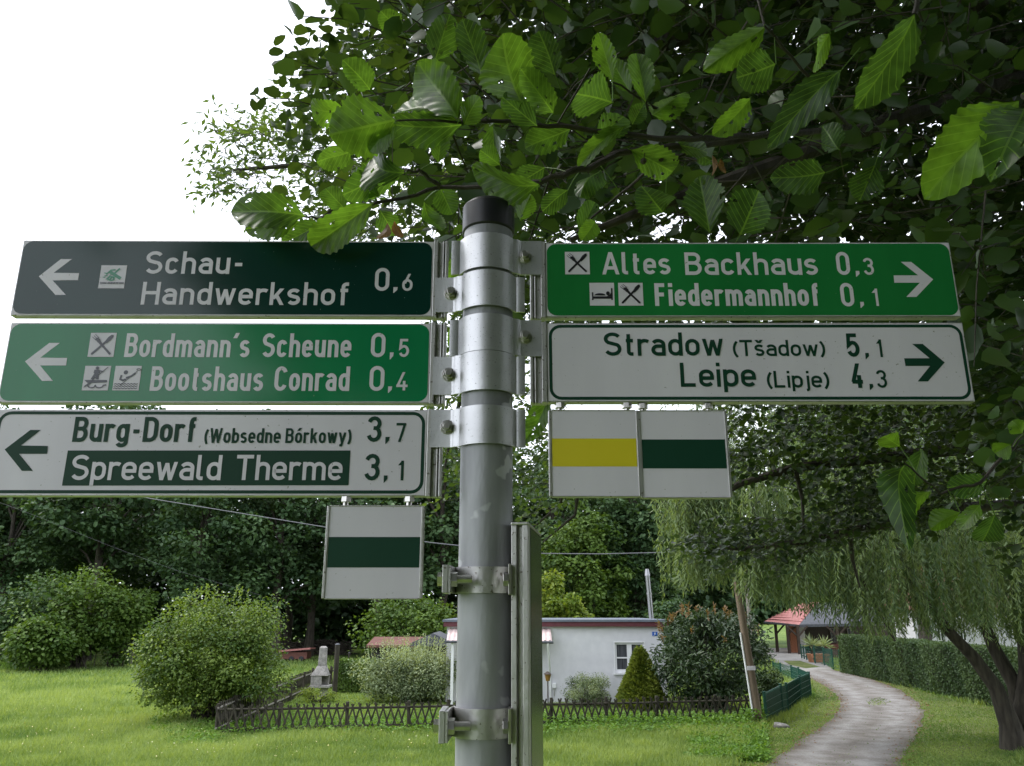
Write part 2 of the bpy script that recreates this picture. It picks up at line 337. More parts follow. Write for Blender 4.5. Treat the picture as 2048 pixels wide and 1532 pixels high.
class Sign:
    """a vertical sign face; photo pixels are cast on its plane to get real positions on the sheet"""
    def __init__(s, D, yaw, xref, zslope=0.0):
        s.O = np.array([xref, D, EYE]); s.u = np.array([math.cos(yaw), math.sin(yaw), 0]); s.n = np.array([math.sin(yaw), -math.cos(yaw), 0])
    def sz(s, px, py):
        r = ray(px, py); t = ((s.O - E3) @ s.n) / (r @ s.n); p = r * t + E3
        return np.array([(p - s.O) @ s.u, p[2]])
    def w(s, a, z, off=0): return np.array([s.O[0], s.O[1], 0]) + s.u * a + s.n * off + np.array([0, 0, z])
    def poly(s, mb, pts, off, thick=0.0):
        n = len(pts); mb.add([s.w(p[0], p[1], off) for p in pts], [tuple(range(n))])
    def polypx(s, mb, pts, off): s.poly(mb, [s.sz(*p) for p in pts], off)
def orient(fn):
    return fn
def text(S_, mb, string, x0, x1, base, cap, left=True, sw=.15, gap=.1, off=.0006, space=.3):
    """lay a word so that it runs from photo x0 to x1 on the sheet, baseline and cap height given in photo rows"""
    if left: a0 = S_.sz(x0, base)[0]; a1 = S_.sz(x1, cap)[0]
    else: a0 = S_.sz(x0, cap)[0]; a1 = S_.sz(x1, base)[0]
    zb = S_.sz((x0+x1)/2, base)[1]; H = S_.sz((x0+x1)/2, cap)[1] - zb
    T = (a1 - a0) / H
    gl = [(None if c == ' ' else glyph(c, sw)) for c in string]
    Wd = sum(g[0] for g in gl if g); fix = sum(sw for g in gl if g) + sum(space for g in gl if not g)
    gp_ = sum(gap for i in range(len(gl) - 1) if gl[i] and gl[i+1])
    sx = (T - fix - gp_) / max(Wd, 1e-6); x = 0; k = 0
    for i, g in enumerate(gl):
        if g is None: x += space; continue
        ox = x + sw / 2
        for pr in g[1]:
            o_ = off + (k % 7) * .00006; k += 1
            if pr[0] == 'b':
                _, xa, ya, xb, yb = pr; xa *= sx; xb *= sx
                hw = sw / 2 * min(1.5, math.hypot(xb - xa, yb - ya) / abs(yb - ya)) * .96
                pts = [(xa-hw, ya), (xa+hw, ya), (xb+hw, yb), (xb-hw, yb)]
                if yb < ya: pts = pts[::-1]
                quads = [pts]
            else:
                pp = [(p[0] * sx, p[1]) for p in pr[1]]
                qq = [pp[0]]
                for p in pp[1:]:
                    if math.hypot(p[0]-qq[-1][0], p[1]-qq[-1][1]) > 1e-4: qq.append(p)
                if pr[2] and math.hypot(qq[0][0]-qq[-1][0], qq[0][1]-qq[-1][1]) < 1e-4: qq.pop()
                Lf, Rt = offset2(qq, sw, pr[2]); m = len(qq)
                quads = [[Rt[j], Rt[(j+1) % m], Lf[(j+1) % m], Lf[j]] for j in range(m if pr[2] else m - 1)]
            for q_ in quads:
                S_.poly(mb, [(a0 + (ox + p[0]) * H, zb + p[1] * H) for p in q_], o_)
        x += g[0] * sx + sw
        if i + 1 < len(gl) and gl[i+1]: x += gap
    return zb, H
def comma(S_, mb, x0, x1, y0, y1, left):
    mx = (x0 + x1) / 2; h = (y1 - y0)
    if left: pts = [(x0+1, y0), (x1, y0), (x1-1, y0+h*.5), (x0+1.5, y1), (x0+.5, y1)]
    else: pts = [(x0, y0), (x1-1, y0), (x1, y0+h*.5), (x0+2, y1), (x0+1, y1)]
    S_.polypx(mb, pts[::-1], .0006)
def rrect(a0, z0, a1, z1, r, n=6):
    P = []
    for cx, cz, s0 in ((a1-r, z1-r, 0), (a0+r, z1-r, 90), (a0+r, z0+r, 180), (a1-r, z0+r, 270)):
        P += [(cx + r*math.cos(R(s0+90*i/n)), cz + r*math.sin(R(s0+90*i/n))) for i in range(n+1)]
    return P
def icon(S_, parent, kind, corners, ink):
    """square pictogram: a white tile (part) and its printed symbol (sub-part)"""
    q = [S_.sz(*c) for c in corners]                                     # tl, tr, br, bl
    a0 = (q[0][0]+q[3][0])/2; a1 = (q[1][0]+q[2][0])/2; z1 = (q[0][1]+q[1][1])/2; z0 = (q[2][1]+q[3][1])/2
    t = MB(); S_.poly(t, [(a0, z0), (a1, z0), (a1, z1), (a0, z1)], .0008)
    tile = t.build('pictogram', M['white'], parent)
    f = lambda p: (a0 + p[0]*(a1-a0), z0 + p[1]*(z1-z0)); g = MB(); k = [0]
    def o_(): k[0] += 1; return .0012 + k[0]*.00006
    def poly(pts): S_.poly(g, [f(p) for p in pts], o_())
    def line(pts, w_, closed=False):
        L_, T_ = offset2(pts, w_, closed); m = len(pts); oo = o_()
        for j in range(m if closed else m-1): S_.poly(g, [f(T_[j]), f(T_[(j+1) % m]), f(L_[(j+1) % m]), f(L_[j])], oo)
    def disc(cx, cy, r, ry=None): poly(arc(cx, cy, r, ry or r, 0, 345, 23))
    if kind == 'food':
        line([(.16, .13), (.66, .66)], .085); disc(.16, .13, .043); line([(.84, .13), (.42, .57)], .085); disc(.84, .13, .043)
        poly([(.58, .62), (.66, .56), (.8, .7), (.89, .82), (.88, .91), (.82, .92), (.7, .82)])
        line([(.46, .53), (.31, .7)], .1); poly([(.2, .74), (.33, .58), (.42, .64), (.4, .72), (.3, .8)])
        for dx, dy in ((.0, .0), (.055, .05), (.11, .1)): line([(.24+dx, .68+dy), (.08+dx, .83+dy)], .022)
    elif kind == 'bed':
        line([(.12, .24), (.12, .58)], .06); line([(.9, .24), (.9, .76)], .06); poly([(.12, .3), (.9, .3), (.9, .4), (.12, .4)])
        poly([(.17, .44)] + arc(.42, .44, .23, .1, 180, 20, 8) + [(.63, .44)]); disc(.74, .53, .075, .09); poly([(.7, .4), (.9, .4), (.9, .62), (.84, .5)])
    elif kind == 'boat':
        poly([(.04, .42), (.92, .42), (.94, .34), (.18, .3)]); poly([(.18, .38), (.9, .38), (.92, .32), (.25, .29)])
        poly([(.28, .44), (.4, .7), (.56, .7), (.6, .44), (.48, .44), (.46, .58), (.42, .44)]); poly([(.36, .7), (.38, .84), (.56, .84), (.62, .72), (.56, .68)])
        disc(.48, .91, .065); line([(.08, .14), (.9, .95)], .028); poly([(.06, .1), (.1, .2), (.3, .34), (.36, .3)])
        line([(.56, .8), (.74, .76)], .05)
        line([(.14, .2)] + arc(.36, .2, .14, .1, 180, 360, 8) + arc(.66, .2, .15, .1, 180, 360, 8) + [(.92, .22)], .045)
    elif kind == 'kayak':
        disc(.43, .73, .085); line([(.28, .62), (.25, .45), (.36, .4), (.46, .46)], .075); line([(.46, .5), (.66, .58), (.8, .7)], .075)
        line([(.28, .2), (.86, .78)], .026); line(arc(.91, .85, .075, .035, 30, 375, 14), .026)
        for yy in (.24, .15, .06): line([(.04 + .06*i, yy + (.035 if i % 2 else 0)) for i in range(16)], .03)
    elif kind == 'craft':
        line([(.36, .72), (.82, .42)], .13); line([(.5, .58), (.74, .86)], .07); line([(.24, .6), (.4, .78), (.58, .8)], .06)
        line([(.26, .38), (.48, .66)], .035); line([(.18, .52), (.3, .56)], .04); line(arc(.46, .42, .13, .08, 20, 340, 12), .06); line([(.4, .36), (.5, .48), (.58, .4)], .05)
        line([(.16, .66), (.28, .64), (.34, .7)], .04); line([(.12, .48), (.22, .46)], .035)
    sy = g.build('symbol', ink, tile)
    return tile, (a0, a1, z0, z1)
DP = 1.345; PX = -.0435; PR = .0445                                     # post axis and radius
root = thing('signpost', (PX, DP, float(gz(PX, DP))), 'grey galvanised signpost with a black plastic cap, carrying all the signs', 'signpost')
ptop = at_y(978, 440, DP - PR)[2]
def ring(mb, r, z0, z1, n=48, cx=PX, cy=DP, cap=True):
    vs = [(cx + r*math.cos(2*math.pi*i/n), cy + r*math.sin(2*math.pi*i/n), z) for z in (z0, z1) for i in range(n)]
    fs = [(i, (i+1) % n, n+(i+1) % n, n+i) for i in range(n)]
    if cap: fs += [tuple(range(n))[::-1], tuple(range(n, 2*n))]
    mb.add(vs, fs)
m = MB(); ring(m, PR, gz(PX, DP) - .3, ptop + .02); m.build('post', M['steel'], root, True)
m = MB(); ring(m, PR + .0035, ptop - .006, ptop + .046); ring(m, PR - .003, ptop + .046, ptop + .052)
m.build('cap', M['capb'], root, True, .003)
def hexnut(mb, c, ax, r, h, n=6, ph=0.3):
    c = np.array(c, float); ax = np.array(ax, float); a = np.cross(ax, (0, .01, 1) if abs(ax[2]) < .9 else (1, 0, 0)); a /= np.linalg.norm(a); b = np.cross(ax, a)
    mb.prism([c + r*(a*math.cos(2*math.pi*i/n+ph) + b*math.sin(2*math.pi*i/n+ph)) for i in range(n)], ax*h)
FLY = 1.333
def clamp(parent, side, py0, py1, pxe, bolt):
    """front half shell round the post with a flat flange on the sign's side; -> clamp > bolt"""
    z1 = at_y(900, py0, FLY)[2]; z0 = at_y(900, py1, FLY)[2]; xe = at_y(pxe, (py0+py1)/2, FLY)[0]; r = PR + .0045
    cen = [(xe - PX, FLY - DP)]
    for t in range(5): cen.append((side*(r + .013 - .0022*t), FLY - DP - .0004*t*t))
    for a in range(-65, 66, 5):
        t = R(a); cen.append((side*(-math.sin(t))*r, -math.cos(t)*r))
    cen += [(-side*(r + .001), -.012), (-side*(r + .006), FLY - DP - .002), (-side*(r + .017), FLY - DP)]
    if side < 0: cen = cen[::-1]
    mb = MB(); mb.ribbon([(PX + p[0], DP + p[1]) for p in cen], .0038, z0, z1)
    c = mb.build('clamp', M['alu'], parent, True)
    bx = at_y(bolt[0], bolt[1], FLY); g = MB(); y = FLY - .0019
    hexnut(g, (bx[0], y, bx[2]), (0, -1, 0), .0125, .0018, 20); hexnut(g, (bx[0], y-.0018, bx[2]), (0, -1, 0), .0098, .0075); hexnut(g, (bx[0], y-.0093, bx[2]), (0, -1, 0), .0058, .005, 16)
    g.build('bolt', M['bolt'], c, False, .0006)
    return z0, z1
def make_sign(label, corners, film, kind, left, rail, yaw=.0, drop=0):
    """face px corners tl,tr,br,bl -> thing with panel, frame, end rail"""
    S_ = Sign(1.335, yaw, PX)
    q = [S_.sz(*c) for c in corners]
    ai = (q[1][0] + q[2][0])/2 if left else (q[0][0] + q[3][0])/2        # end beside the post
    ao = (q[0][0] + q[3][0])/2 if left else (q[1][0] + q[2][0])/2        # free end
    z1 = (q[0][1] + q[1][1])/2; z0 = (q[2][1] + q[3][1])/2; a0, a1 = min(ai, ao), max(ai, ao)
    t = thing('direction_sign', S_.w(ai, z0), label, 'signboard', 'direction signs clamped to the signpost')
    mb = MB(); e = .002; dp = .019                                       # aluminium box profile behind the sheet
    def bx(b0, y0, c0, b1, y1, c1):
        P = [S_.w(b, c, -y) for b, y, c in ((b0,y0,c0),(b1,y0,c0),(b1,y1,c0),(b0,y1,c0),(b0,y0,c1),(b1,y0,c1),(b1,y1,c1),(b0,y1,c1))]
        mb.add(P, [(0,3,2,1),(4,5,6,7),(0,1,5,4),(1,2,6,5),(2,3,7,6),(3,0,4,7)])
    bx(a0-e, .0006, z0-e, a1+e, dp, z1+e)
    bx(a0-e, .0245, z0-e+.004, a1+e, .0185, z1+e-.004) if 0 else None
    mb.build('frame', M['alu2'], t, False, .0012)
    mb = MB(); S_.poly(mb, [(a0, z0), (a1, z0), (a1, z1), (a0, z1)], .0); pan = mb.build('panel', M['white'], t)
    r = .017 if kind != 'white' else .021
    if kind == 'white':                                                   # green border line with a white field
        mb = MB(); O_ = rrect(a0+.002, z0+.002, a1-.002, z1-.002, r); I_ = rrect(a0+.0075, z0+.0075, a1-.0075, z1-.0075, r-.0055); n = len(O_)
        mb.add([S_.w(p[0], p[1], .0003) for p in O_] + [S_.w(p[0], p[1], .0003) for p in I_], [(i, (i+1) % n, n+(i+1) % n, n+i) for i in range(n)])
        mb.build('border', M['dgreen'], t)
    else:
        mb = MB(); S_.poly(mb, rrect(a0+.001, z0+.001, a1-.001, z1-.001, r), .0003); mb.build('coloured_sheet', film, t)
    # extruded rail at the post end: bead, groove and a thin outer lip
    xr = S_.sz(rail, (corners[1][1]+corners[2][1])/2)[0]; sgn = 1 if left else -1; d = abs(xr - ai); mb = MB()
    g0 = ai + sgn*.002
    def rb(f0, f1, y0, y1):
        b0, b1 = sorted((g0 + sgn*d*f0, g0 + sgn*d*f1)); bx(b0, y0, z0-.003, b1, y1, z1+.003)
    rb(0, .3, -.003, .02); rb(.3, .62, .006, .02); rb(.62, .72, .001, .02); rb(.72, .8, .007, .02); rb(.8, .98, -.0005, .02)
    mb.build('end_rail', M['alu2'], t, False, .001)
    return t, S_
def words(S_, t, name, items, left, ink):
    if name == 'distance' and len(items) > 2:
        words(S_, t, 'decimal', items[2:], left, ink); items = items[:2]
    mb = MB()
    for it in items:
        if it[0] == ',': comma(S_, mb, *it[1:], left)
        else: text(S_, mb, *it[0:5], left=left, **(it[5] if len(it) > 5 else {}))
    return mb.build(name, ink, t)
def arrow(S_, t, pts, ink):
    mb = MB(); tip, o1, o2, i1, s1, s2, i2, o3, o4 = pts                    # outer arm, inner, shaft, inner, outer arm
    for q in ((tip, o1, o2, i1), (tip, i2, o3, o4), (tip, i1, i2), (i1, s1, s2, i2)): S_.polypx(mb, q, .0006)
    mb.build('arrow', ink, t)
W_, G_ = M['white'], M['dgreen']
NUM = dict(sw=.135, gap=.1); EN = dict(sw=.15, gap=.085); MI = dict(sw=.15, gap=.11)
# --- dark teal sign: Schau-Handwerkshof
t, S1 = make_sign('dark blue-green arrow sign with one distance, topmost of the three left of the post', [(49,480),(864,486),(864,631.5),(22,628)], M['teal'], 'c', True, 893, R(.5))
arrow(S1, t, [(78,553),(122,518.5),(144,518.5),(107.5,546),(158.5,546.5),(156.5,560.5),(105.5,561),(132,590),(111,590)], W_)
tile, b_ = icon(S1, t, 'craft', [(203,531),(255,531),(248,577),(197,577)], M['mint'])
words(S1, t, 'lettering', [("Schau-", 289, 491, 548, 503, dict(sw=.15, gap=.13))], True, W_)
words(S1, t, 'lettering', [("Handwerkshof", 281, 701, 610, 564.5, dict(sw=.15, gap=.13))], True, W_)
words(S1, t, 'distance', [("0", 749, 780, 582, 536, dict(sw=.145)), (',', 786, 795.5, 574.5, 586), ("6", 804, 826, 582, 548, dict(sw=.14))], True, W_)
mb = MB(); text(S1, mb, "SCHAU-HANDWERKSHOF", 200, 249, 568.5, 564.6, sw=.2, gap=.12, off=.0014); mb.build('caption', M['slate'], tile)
clamp(t, -1, 556, 625, 870, (902, 588))
# --- mid green sign: Bordmann´s Scheune / Bootshaus Conrad
t, S2 = make_sign('mid green left-pointing arrow sign with boat and kayak pictograms', [(20,646.5),(859,648.5),(857,804),(-1,803)], M['bluegreen'], 'c', True, 889, R(.4))
arrow(S2, t, [(50.5,723),(99,686),(120,686),(81,715.5),(134.5,716),(132.5,731),(80.5,731),(106,762),(84.5,762)], W_)
icon(S2, t, 'food', [(183,666),(234.5,666),(227,714),(175,714)], M['slate'])
icon(S2, t, 'boat', [(172,732),(223,732),(215.5,781),(163,781)], M['slate'])
icon(S2, t, 'kayak', [(232.5,732),(284,732),(277.5,781),(224,781)], M['slate'])
words(S2, t, 'lettering', [("Bordmann\u00b4s", 248, 502.5, 714.5, 667, EN)], True, W_); words(S2, t, 'lettering', [("Scheune", 523, 704.5, 714.5, 667, EN)], True, W_)
words(S2, t, 'lettering', [("Bootshaus", 299, 529.5, 782, 733, EN)], True, W_); words(S2, t, 'lettering', [("Conrad", 547.5, 701, 782, 733, EN)], True, W_)
words(S2, t, 'distance', [("0", 741, 772, 714.5, 666, dict(sw=.145)), (',', 779, 787.5, 705, 719), ("5", 797, 819, 714.5, 678, NUM)], True, W_)
words(S2, t, 'distance', [("0", 738, 770, 782, 732, dict(sw=.145)), (',', 775.5, 784.5, 773, 786), ("4", 791, 817, 781, 744.5, NUM)], True, W_)
clamp(t, -1, 714, 790, 866, (898, 750))
# --- white sign: Burg-Dorf / Spreewald Therme
t, S3 = make_sign('white arrow sign with a dark green name band, lowest on the left of the post', [(-8,819),(854,823),(848,989.5),(-26,989.5)], None, 'white', True, 882, R(.4))
arrow(S3, t, [(9.6,899),(61,860),(82,860),(42,891),(96,892),(94.6,907.7),(38.4,907.7),(66,941.7),(44,941.7)], G_)
words(S3, t, 'lettering', [("Burg-Dorf", 144, 397, 884, 834, dict(sw=.16, gap=.085))], True, G_)
words(S3, t, 'lettering', [("(Wobsedne B\u00f3rkowy)", 407.6, 704, 886.3, 856.5, dict(sw=.155, gap=.09, space=.32))], True, G_)
mb = MB(); S3.polypx(mb, [(124,971.3),(697,970.5),(701,901),(136,901)], .0005); bar_ = mb.build('name_band', G_, t)
words(S3, t, 'lettering', [("Spreewald", 140, 446, 960.4, 910, dict(sw=.145, gap=.1, off=.001))], True, W_)
words(S3, t, 'lettering', [("Therme", 470, 687, 960.4, 910, dict(sw=.145, gap=.1, off=.001))], True, W_)
words(S3, t, 'distance', [("3", 733, 764, 884, 832.5, dict(sw=.15)), (',', 770, 779, 874, 888), ("7", 790.6, 813.3, 884, 846, NUM)], True, G_)
words(S3, t, 'distance', [("3", 728, 760.4, 961, 907.7, dict(sw=.15)), (',', 766.7, 775.5, 951, 965.5), ("1", 795.5, 808, 961, 921.4, NUM)], True, G_)
clamp(t, -1, 820, 895, 861, (895, 855))
# --- traffic green sign: Altes Backhaus / Fiedermannhof
t, S4 = make_sign('bright green right-pointing arrow sign with a bed pictogram', [(1092,487),(1896,486.5),(1921,632.5),(1094,631.5)], M['trafgreen'], 'c', False, 1062, R(-.15))
icon(S4, t, 'food', [(1130,504),(1178.5,504),(1180,549),(1130,549)], M['black'])
icon(S4, t, 'bed', [(1178.5,566),(1228,566),(1229,611.5),(1180,611.5)], M['black'])
icon(S4, t, 'food', [(1236,566),(1285,566),(1287,611.5),(1237.5,611.5)], M['black'])
words(S4, t, 'lettering', [("Altes", 1203, 1341.5, 549, 504.5, MI)], False, W_)
words(S4, t, 'lettering', [("Backhaus", 1368, 1636.7, 550, 505, MI)], False, W_)
words(S4, t, 'lettering', [("Fiedermannhof", 1308, 1642, 612, 566.5, dict(sw=.17, gap=.085))], False, W_)
words(S4, t, 'distance', [("0", 1669.6, 1701.6, 550, 504, dict(sw=.145)), (',', 1711, 1719, 542, 553.5), ("3", 1724, 1748.6, 550, 516, NUM)], False, W_)
words(S4, t, 'distance', [("0", 1678, 1710, 613, 566, dict(sw=.145)), (',', 1720, 1728, 604, 616), ("1", 1742.5, 1758, 612, 577.5, NUM)], False, W_)
arrow(S4, t, [(1866,559),(1822,524),(1801.5,524),(1836,551),(1787,551),(1788.5,565.6),(1839.5,565.6),(1812.5,594),(1832.5,594)], W_)
clamp(t, 1, 483, 550, 1083, (1050, 515))
# --- white sign: Stradow / Leipe
t, S5 = make_sign('white right-pointing arrow sign reading Stradow and Leipe, under the bright green sign', [(1096,646),(1923,648.5),(1949,803.5),(1096,800)], None, 'white', False, 1062, R(-.15))
words(S5, t, 'lettering', [("Stradow", 1206.8, 1447.6, 711.7, 665, MI)], False, G_)
words(S5, t, 'lettering', [("(T\u0161adow)", 1464, 1651.5, 712.3, 680, dict(sw=.15, gap=.11))], False, G_)
words(S5, t, 'lettering', [("Leipe", 1359, 1513, 773.8, 725.5, MI)], False, G_)
words(S5, t, 'lettering', [("(Lipje)", 1531.7, 1659.8, 775.5, 742, dict(sw=.15, gap=.11))], False, G_)
words(S5, t, 'distance', [("5", 1688.7, 1721, 714.4, 667, dict(sw=.16)), (',', 1730, 1738, 706, 718.5), ("1", 1751, 1766, 714.4, 679, NUM)], False, G_)
words(S5, t, 'distance', [("4", 1697, 1729.6, 776, 727, dict(sw=.16)), (',', 1738.5, 1746.5, 768, 780), ("3", 1750, 1775, 776, 740, NUM)], False, G_)
arrow(S5, t, [(1889,725),(1845,688),(1824,688),(1859,716.7),(1808,716.7),(1810.6,732),(1860,732),(1835,763),(1855.5,763)], G_)
clamp(t, 1, 641, 713, 1083, (1050, 675))
# --- square trail markers hanging from the signs
def marker(label, S_, c, stripe, film, bolts, hang):
    q = [S_.sz(*p) for p in c]; a0 = (q[0][0]+q[3][0])/2; a1 = (q[1][0]+q[2][0])/2; z1 = (q[0][1]+q[1][1])/2; z0 = (q[2][1]+q[3][1])/2
    t = thing('trail_marker', S_.w((a0+a1)/2, z1), label, 'trail marker', 'square trail markers hanging under the signs')
    zs = [S_.sz((c[0][0]+c[1][0])/2, y)[1] for y in stripe]
    mb = MB(); S_.poly(mb, [(a0, z0), (a1, z0), (a1, z1), (a0, z1)], 0); mb.build('panel', M['white'], t)
    mb = MB(); S_.poly(mb, [(a0+.001, zs[1]), (a1-.001, zs[1]), (a1-.001, zs[0]), (a0+.001, zs[0])], .0004); mb.build('stripe', film, t)
    mb = MB(); e = .0022
    def bx(b0, y0, c0, b1, y1, c1):
        P = [S_.w(b, c_, -y) for b, y, c_ in ((b0,y0,c0),(b1,y0,c0),(b1,y1,c0),(b0,y1,c0),(b0,y0,c1),(b1,y0,c1),(b1,y1,c1),(b0,y1,c1))]
        mb.add(P, [(0,3,2,1),(4,5,6,7),(0,1,5,4),(1,2,6,5),(2,3,7,6),(3,0,4,7)])
    bx(a0, .0006, z0, a1, .014, z1); bx(a0-.0045, -.002, z0-.001, a0, .015, z1+.001); bx(a1, -.002, z0-.001, a1+.0045, .015, z1+.001)
    bx(a0, -.0012, z0-.002, a1, .014, z0); bx(a0, -.0012, z1, a1, .014, z1+.002)
    mb.build('frame', M['alu2'], t, False, .0008)
    for b in bolts:
        p = S_.sz(*b); g = MB(); zt = S_.sz(b[0], hang)[1]
        hexnut(g, S_.w(p[0], zt - .0085, -.009), (0, 0, 1), .009, .0095); hexnut(g, S_.w(p[0], z1 - .004, -.009), (0, 0, 1), .0045, zt - z1 + .006, 12)
        g.build('hanger_bolt', M['bolt'], t, False, .0006)
SM = Sign(1.334, R(.4), PX)
marker('square white marker with a dark green stripe, hanging alone under the lowest left sign', SM, [(659,1013),(844,1013),(837,1196),(650,1196)], (1074, 1135), G_, [(690,1000),(817,1000)], 993)
SM2 = Sign(1.334, 0, PX)
marker('square white marker with a yellow stripe, hanging under the white right-pointing sign', SM2, [(1102,822),(1273,822),(1276,991.5),(1104,991.5)], (877, 933), M['yellow'], [(1120,812),(1255,812)], 805)
marker('square white marker with a dark green stripe, hung beside the yellow-striped one', SM2, [(1280.5,822.5),(1447,822.5),(1459,994),(1286,994)], (879, 937), G_, [(1287,812),(1418,812)], 806.5)
# --- information board seen edge-on, on two straps
zt = .1317 + EYE; x0, y0 = at_y(1022, 1056, 1.288)[0], 1.288; x1 = at_y(1056, 1056, 1.288)[0]
t = thing('information_board', (x0, y0, float(gz(0, 1.3))), 'narrow stained olive-green board seen edge-on, strapped to the post below the signs', 'information board')
zb = 2.2; zp = zt; v_ = np.array([.0534 - .0254, 1.5 - 1.288]); v_ /= np.linalg.norm(v_); wv = np.array([v_[1], -v_[0]])
def bpt(a, d, z): return (x1 + v_[0]*d + wv[0]*a, y0 + v_[1]*d + wv[1]*a, z)
T_ = x1 - x0; mb = MB()
def bb(a0, d0, z0, a1, d1, z1, mb_=None):
    (mb_ or mb).add([bpt(a0,d0,z0),bpt(a1,d0,z0),bpt(a1,d1,z0),bpt(a0,d1,z0),bpt(a0,d0,z1),bpt(a1,d0,z1),bpt(a1,d1,z1),bpt(a0,d1,z1)],
           [(0,3,2,1),(4,5,6,7),(0,1,5,4),(1,2,6,5),(2,3,7,6),(3,0,4,7)])
bb(-T_, 0, zb, -T_+.009, .03, zp); bb(-.009, 0, zb, 0, .03, zp); bb(-T_+.009, .012, zb, -.009, .03, zp)
bb(-T_, .03, zb, -.004, .212, zp); mb.build('frame', M['alu2'], t, False, .0012)
mb = MB(); bb(-T_-.001, -.001, zp, .001, .215, zp+.005); mb.build('cap_strip', M['alu2'], t, False, .002)
mb = MB(); bb(-.0035, .031, zb+.004, .0006, .212, zp-.001); mb.build('panel', M['oliveboard'], t)
rr = random.Random(3)
def strap(pz0, pz1):
    zz1 = at_y(965, pz0, DP-PR)[2]; zz0 = at_y(965, pz1, DP-PR)[2]; zm = (zz0+zz1)/2; r = PR + .003
    cen = [(x0 - .002, DP - .024)] if 0 else []
    pts = [(PX + r*math.sin(R(a)), DP - r*math.cos(R(a))) for a in range(62, -92, -6)]
    pts += [(PX - r - .004, DP - .03), (PX - r - .0055, DP - .078)]
    mb = MB(); mb.ribbon([(x0 - .001, pts[0][1] - .006)] + pts, .0035, zz0, zz1); s_ = mb.build('strap', M['alu2'], t, True)
    xx = PX - r; mb = MB(); mb.box(xx-.0165, DP-.079, zz0-.001, xx-.0075, DP-.012, zz1+.001); mb.build('clamp_plate', M['alu2'], s_, False, .001)
    c = np.array([0, DP - .066, zm]); g = MB()
    hexnut(g, (xx-.0165, c[1], zm), (-1, 0, 0), .0105, .008); hexnut(g, (xx-.0035, c[1], zm), (1, 0, 0), .0115, .0095)
    g.tube([(xx+.006, c[1], zm), (xx+.029, c[1], zm)], .0058, 14)
    for k in range(11): g.tube([(xx+.0065+k*.002, c[1], zm), (xx+.0075+k*.002, c[1], zm)], .0066, 14)
    g.build('bolt', M['bolt'], s_, False)
    g = MB(); hexnut(g, (x0-.012, DP-.064, zm), (1, 0, 0), .011, .008); g.box(x0-.004, DP-.07, zz0-.003, x0+.0006, DP-.03, zz1+.003); g.build('rail_bolt', M['bolt'], s_, False, .0006)
strap(1133, 1186); strap(1418, 1479)
# ------------------------------------------------------------------ ground, drive, verge
def grid_sheet(name, xs, ys, zoff, mat, kind='structure'):
    X, Y = np.meshgrid(xs, ys); V = np.stack([X, Y, gz(X, Y) + zoff], -1).reshape(-1, 3); nx, ny = len(xs), len(ys)
    i = np.arange(ny - 1)[:, None] * nx + np.arange(nx - 1)[None]; i = i.ravel()
    return tag(npmesh(name, V, np.stack([i, i+1, i+nx+1, i+nx], 1), mat, smooth_=True), kind=kind)
def groundmat(name, cols, scale, bump=.4, rough=.95):
    m, t, p = nodes(name); p.inputs["Roughness"].default_value = rough; p.inputs["Specular IOR Level"].default_value = .15
    tc = N(t, "ShaderNodeTexCoord"); last = None
    n1 = N(t, "ShaderNodeTexNoise"); n1.inputs["Scale"].default_value = scale; n1.inputs["Detail"].default_value = 3
    n2 = N(t, "ShaderNodeTexNoise"); n2.inputs["Scale"].default_value = scale * 14; n2.inputs["Detail"].default_value = 7
    n3 = N(t, "ShaderNodeTexNoise"); n3.inputs["Scale"].default_value = scale * 90; n3.inputs["Detail"].default_value = 4
    for n_ in (n1, n2, n3): t.links.new(tc.outputs["Object"], n_.inputs["Vector"])
    a = N(t, "ShaderNodeMath", operation='MULTIPLY_ADD'); t.links.new(n2.outputs[0], a.inputs[0]); a.inputs[1].default_value = .5
    b = N(t, "ShaderNodeMath", operation='MULTIPLY_ADD'); t.links.new(n3.outputs[0], b.inputs[0]); b.inputs[1].default_value = .35
    c = N(t, "ShaderNodeMath", operation='MULTIPLY'); t.links.new(n1.outputs[0], c.inputs[0]); c.inputs[1].default_value = .75
    t.links.new(c.outputs[0], a.inputs[2]); t.links.new(a.outputs[0], b.inputs[2])
    rp = N(t, "ShaderNodeValToRGB"); e = rp.color_ramp.elements
    while len(e) < len(cols): e.new(.5)
    for i, cc in enumerate(cols): e[i].position = .66 + .3 * i / (len(cols) - 1); e[i].color = c4(cc)
    t.links.new(b.outputs[0], rp.inputs[0]); t.links.new(rp.outputs[0], p.inputs["Base Color"])
    bp = N(t, "ShaderNodeBump"); bp.inputs["Strength"].default_value = bump; bp.inputs["Distance"].default_value = .05
    t.links.new(n3.outputs[0], bp.inputs["Height"]); t.links.new(bp.outputs[0], p.inputs["Normal"])
    return m
M['meadow'] = groundmat('meadow_soil', [(.06,.11,.022), (.11,.17,.034), (.16,.21,.05)], .22)
M['verge'] = groundmat('mown_verge', [(.075,.1,.028), (.11,.14,.04), (.16,.165,.065)], .5)
M['gravel'] = groundmat('gravel', [(.25,.232,.212), (.33,.315,.3), (.41,.397,.385)], 1.6, 1.0)
gm = M['gravel'].node_tree; ga = N(gm, 'ShaderNodeAttribute', attribute_name='rnd'); gr = N(gm, 'ShaderNodeValToRGB')
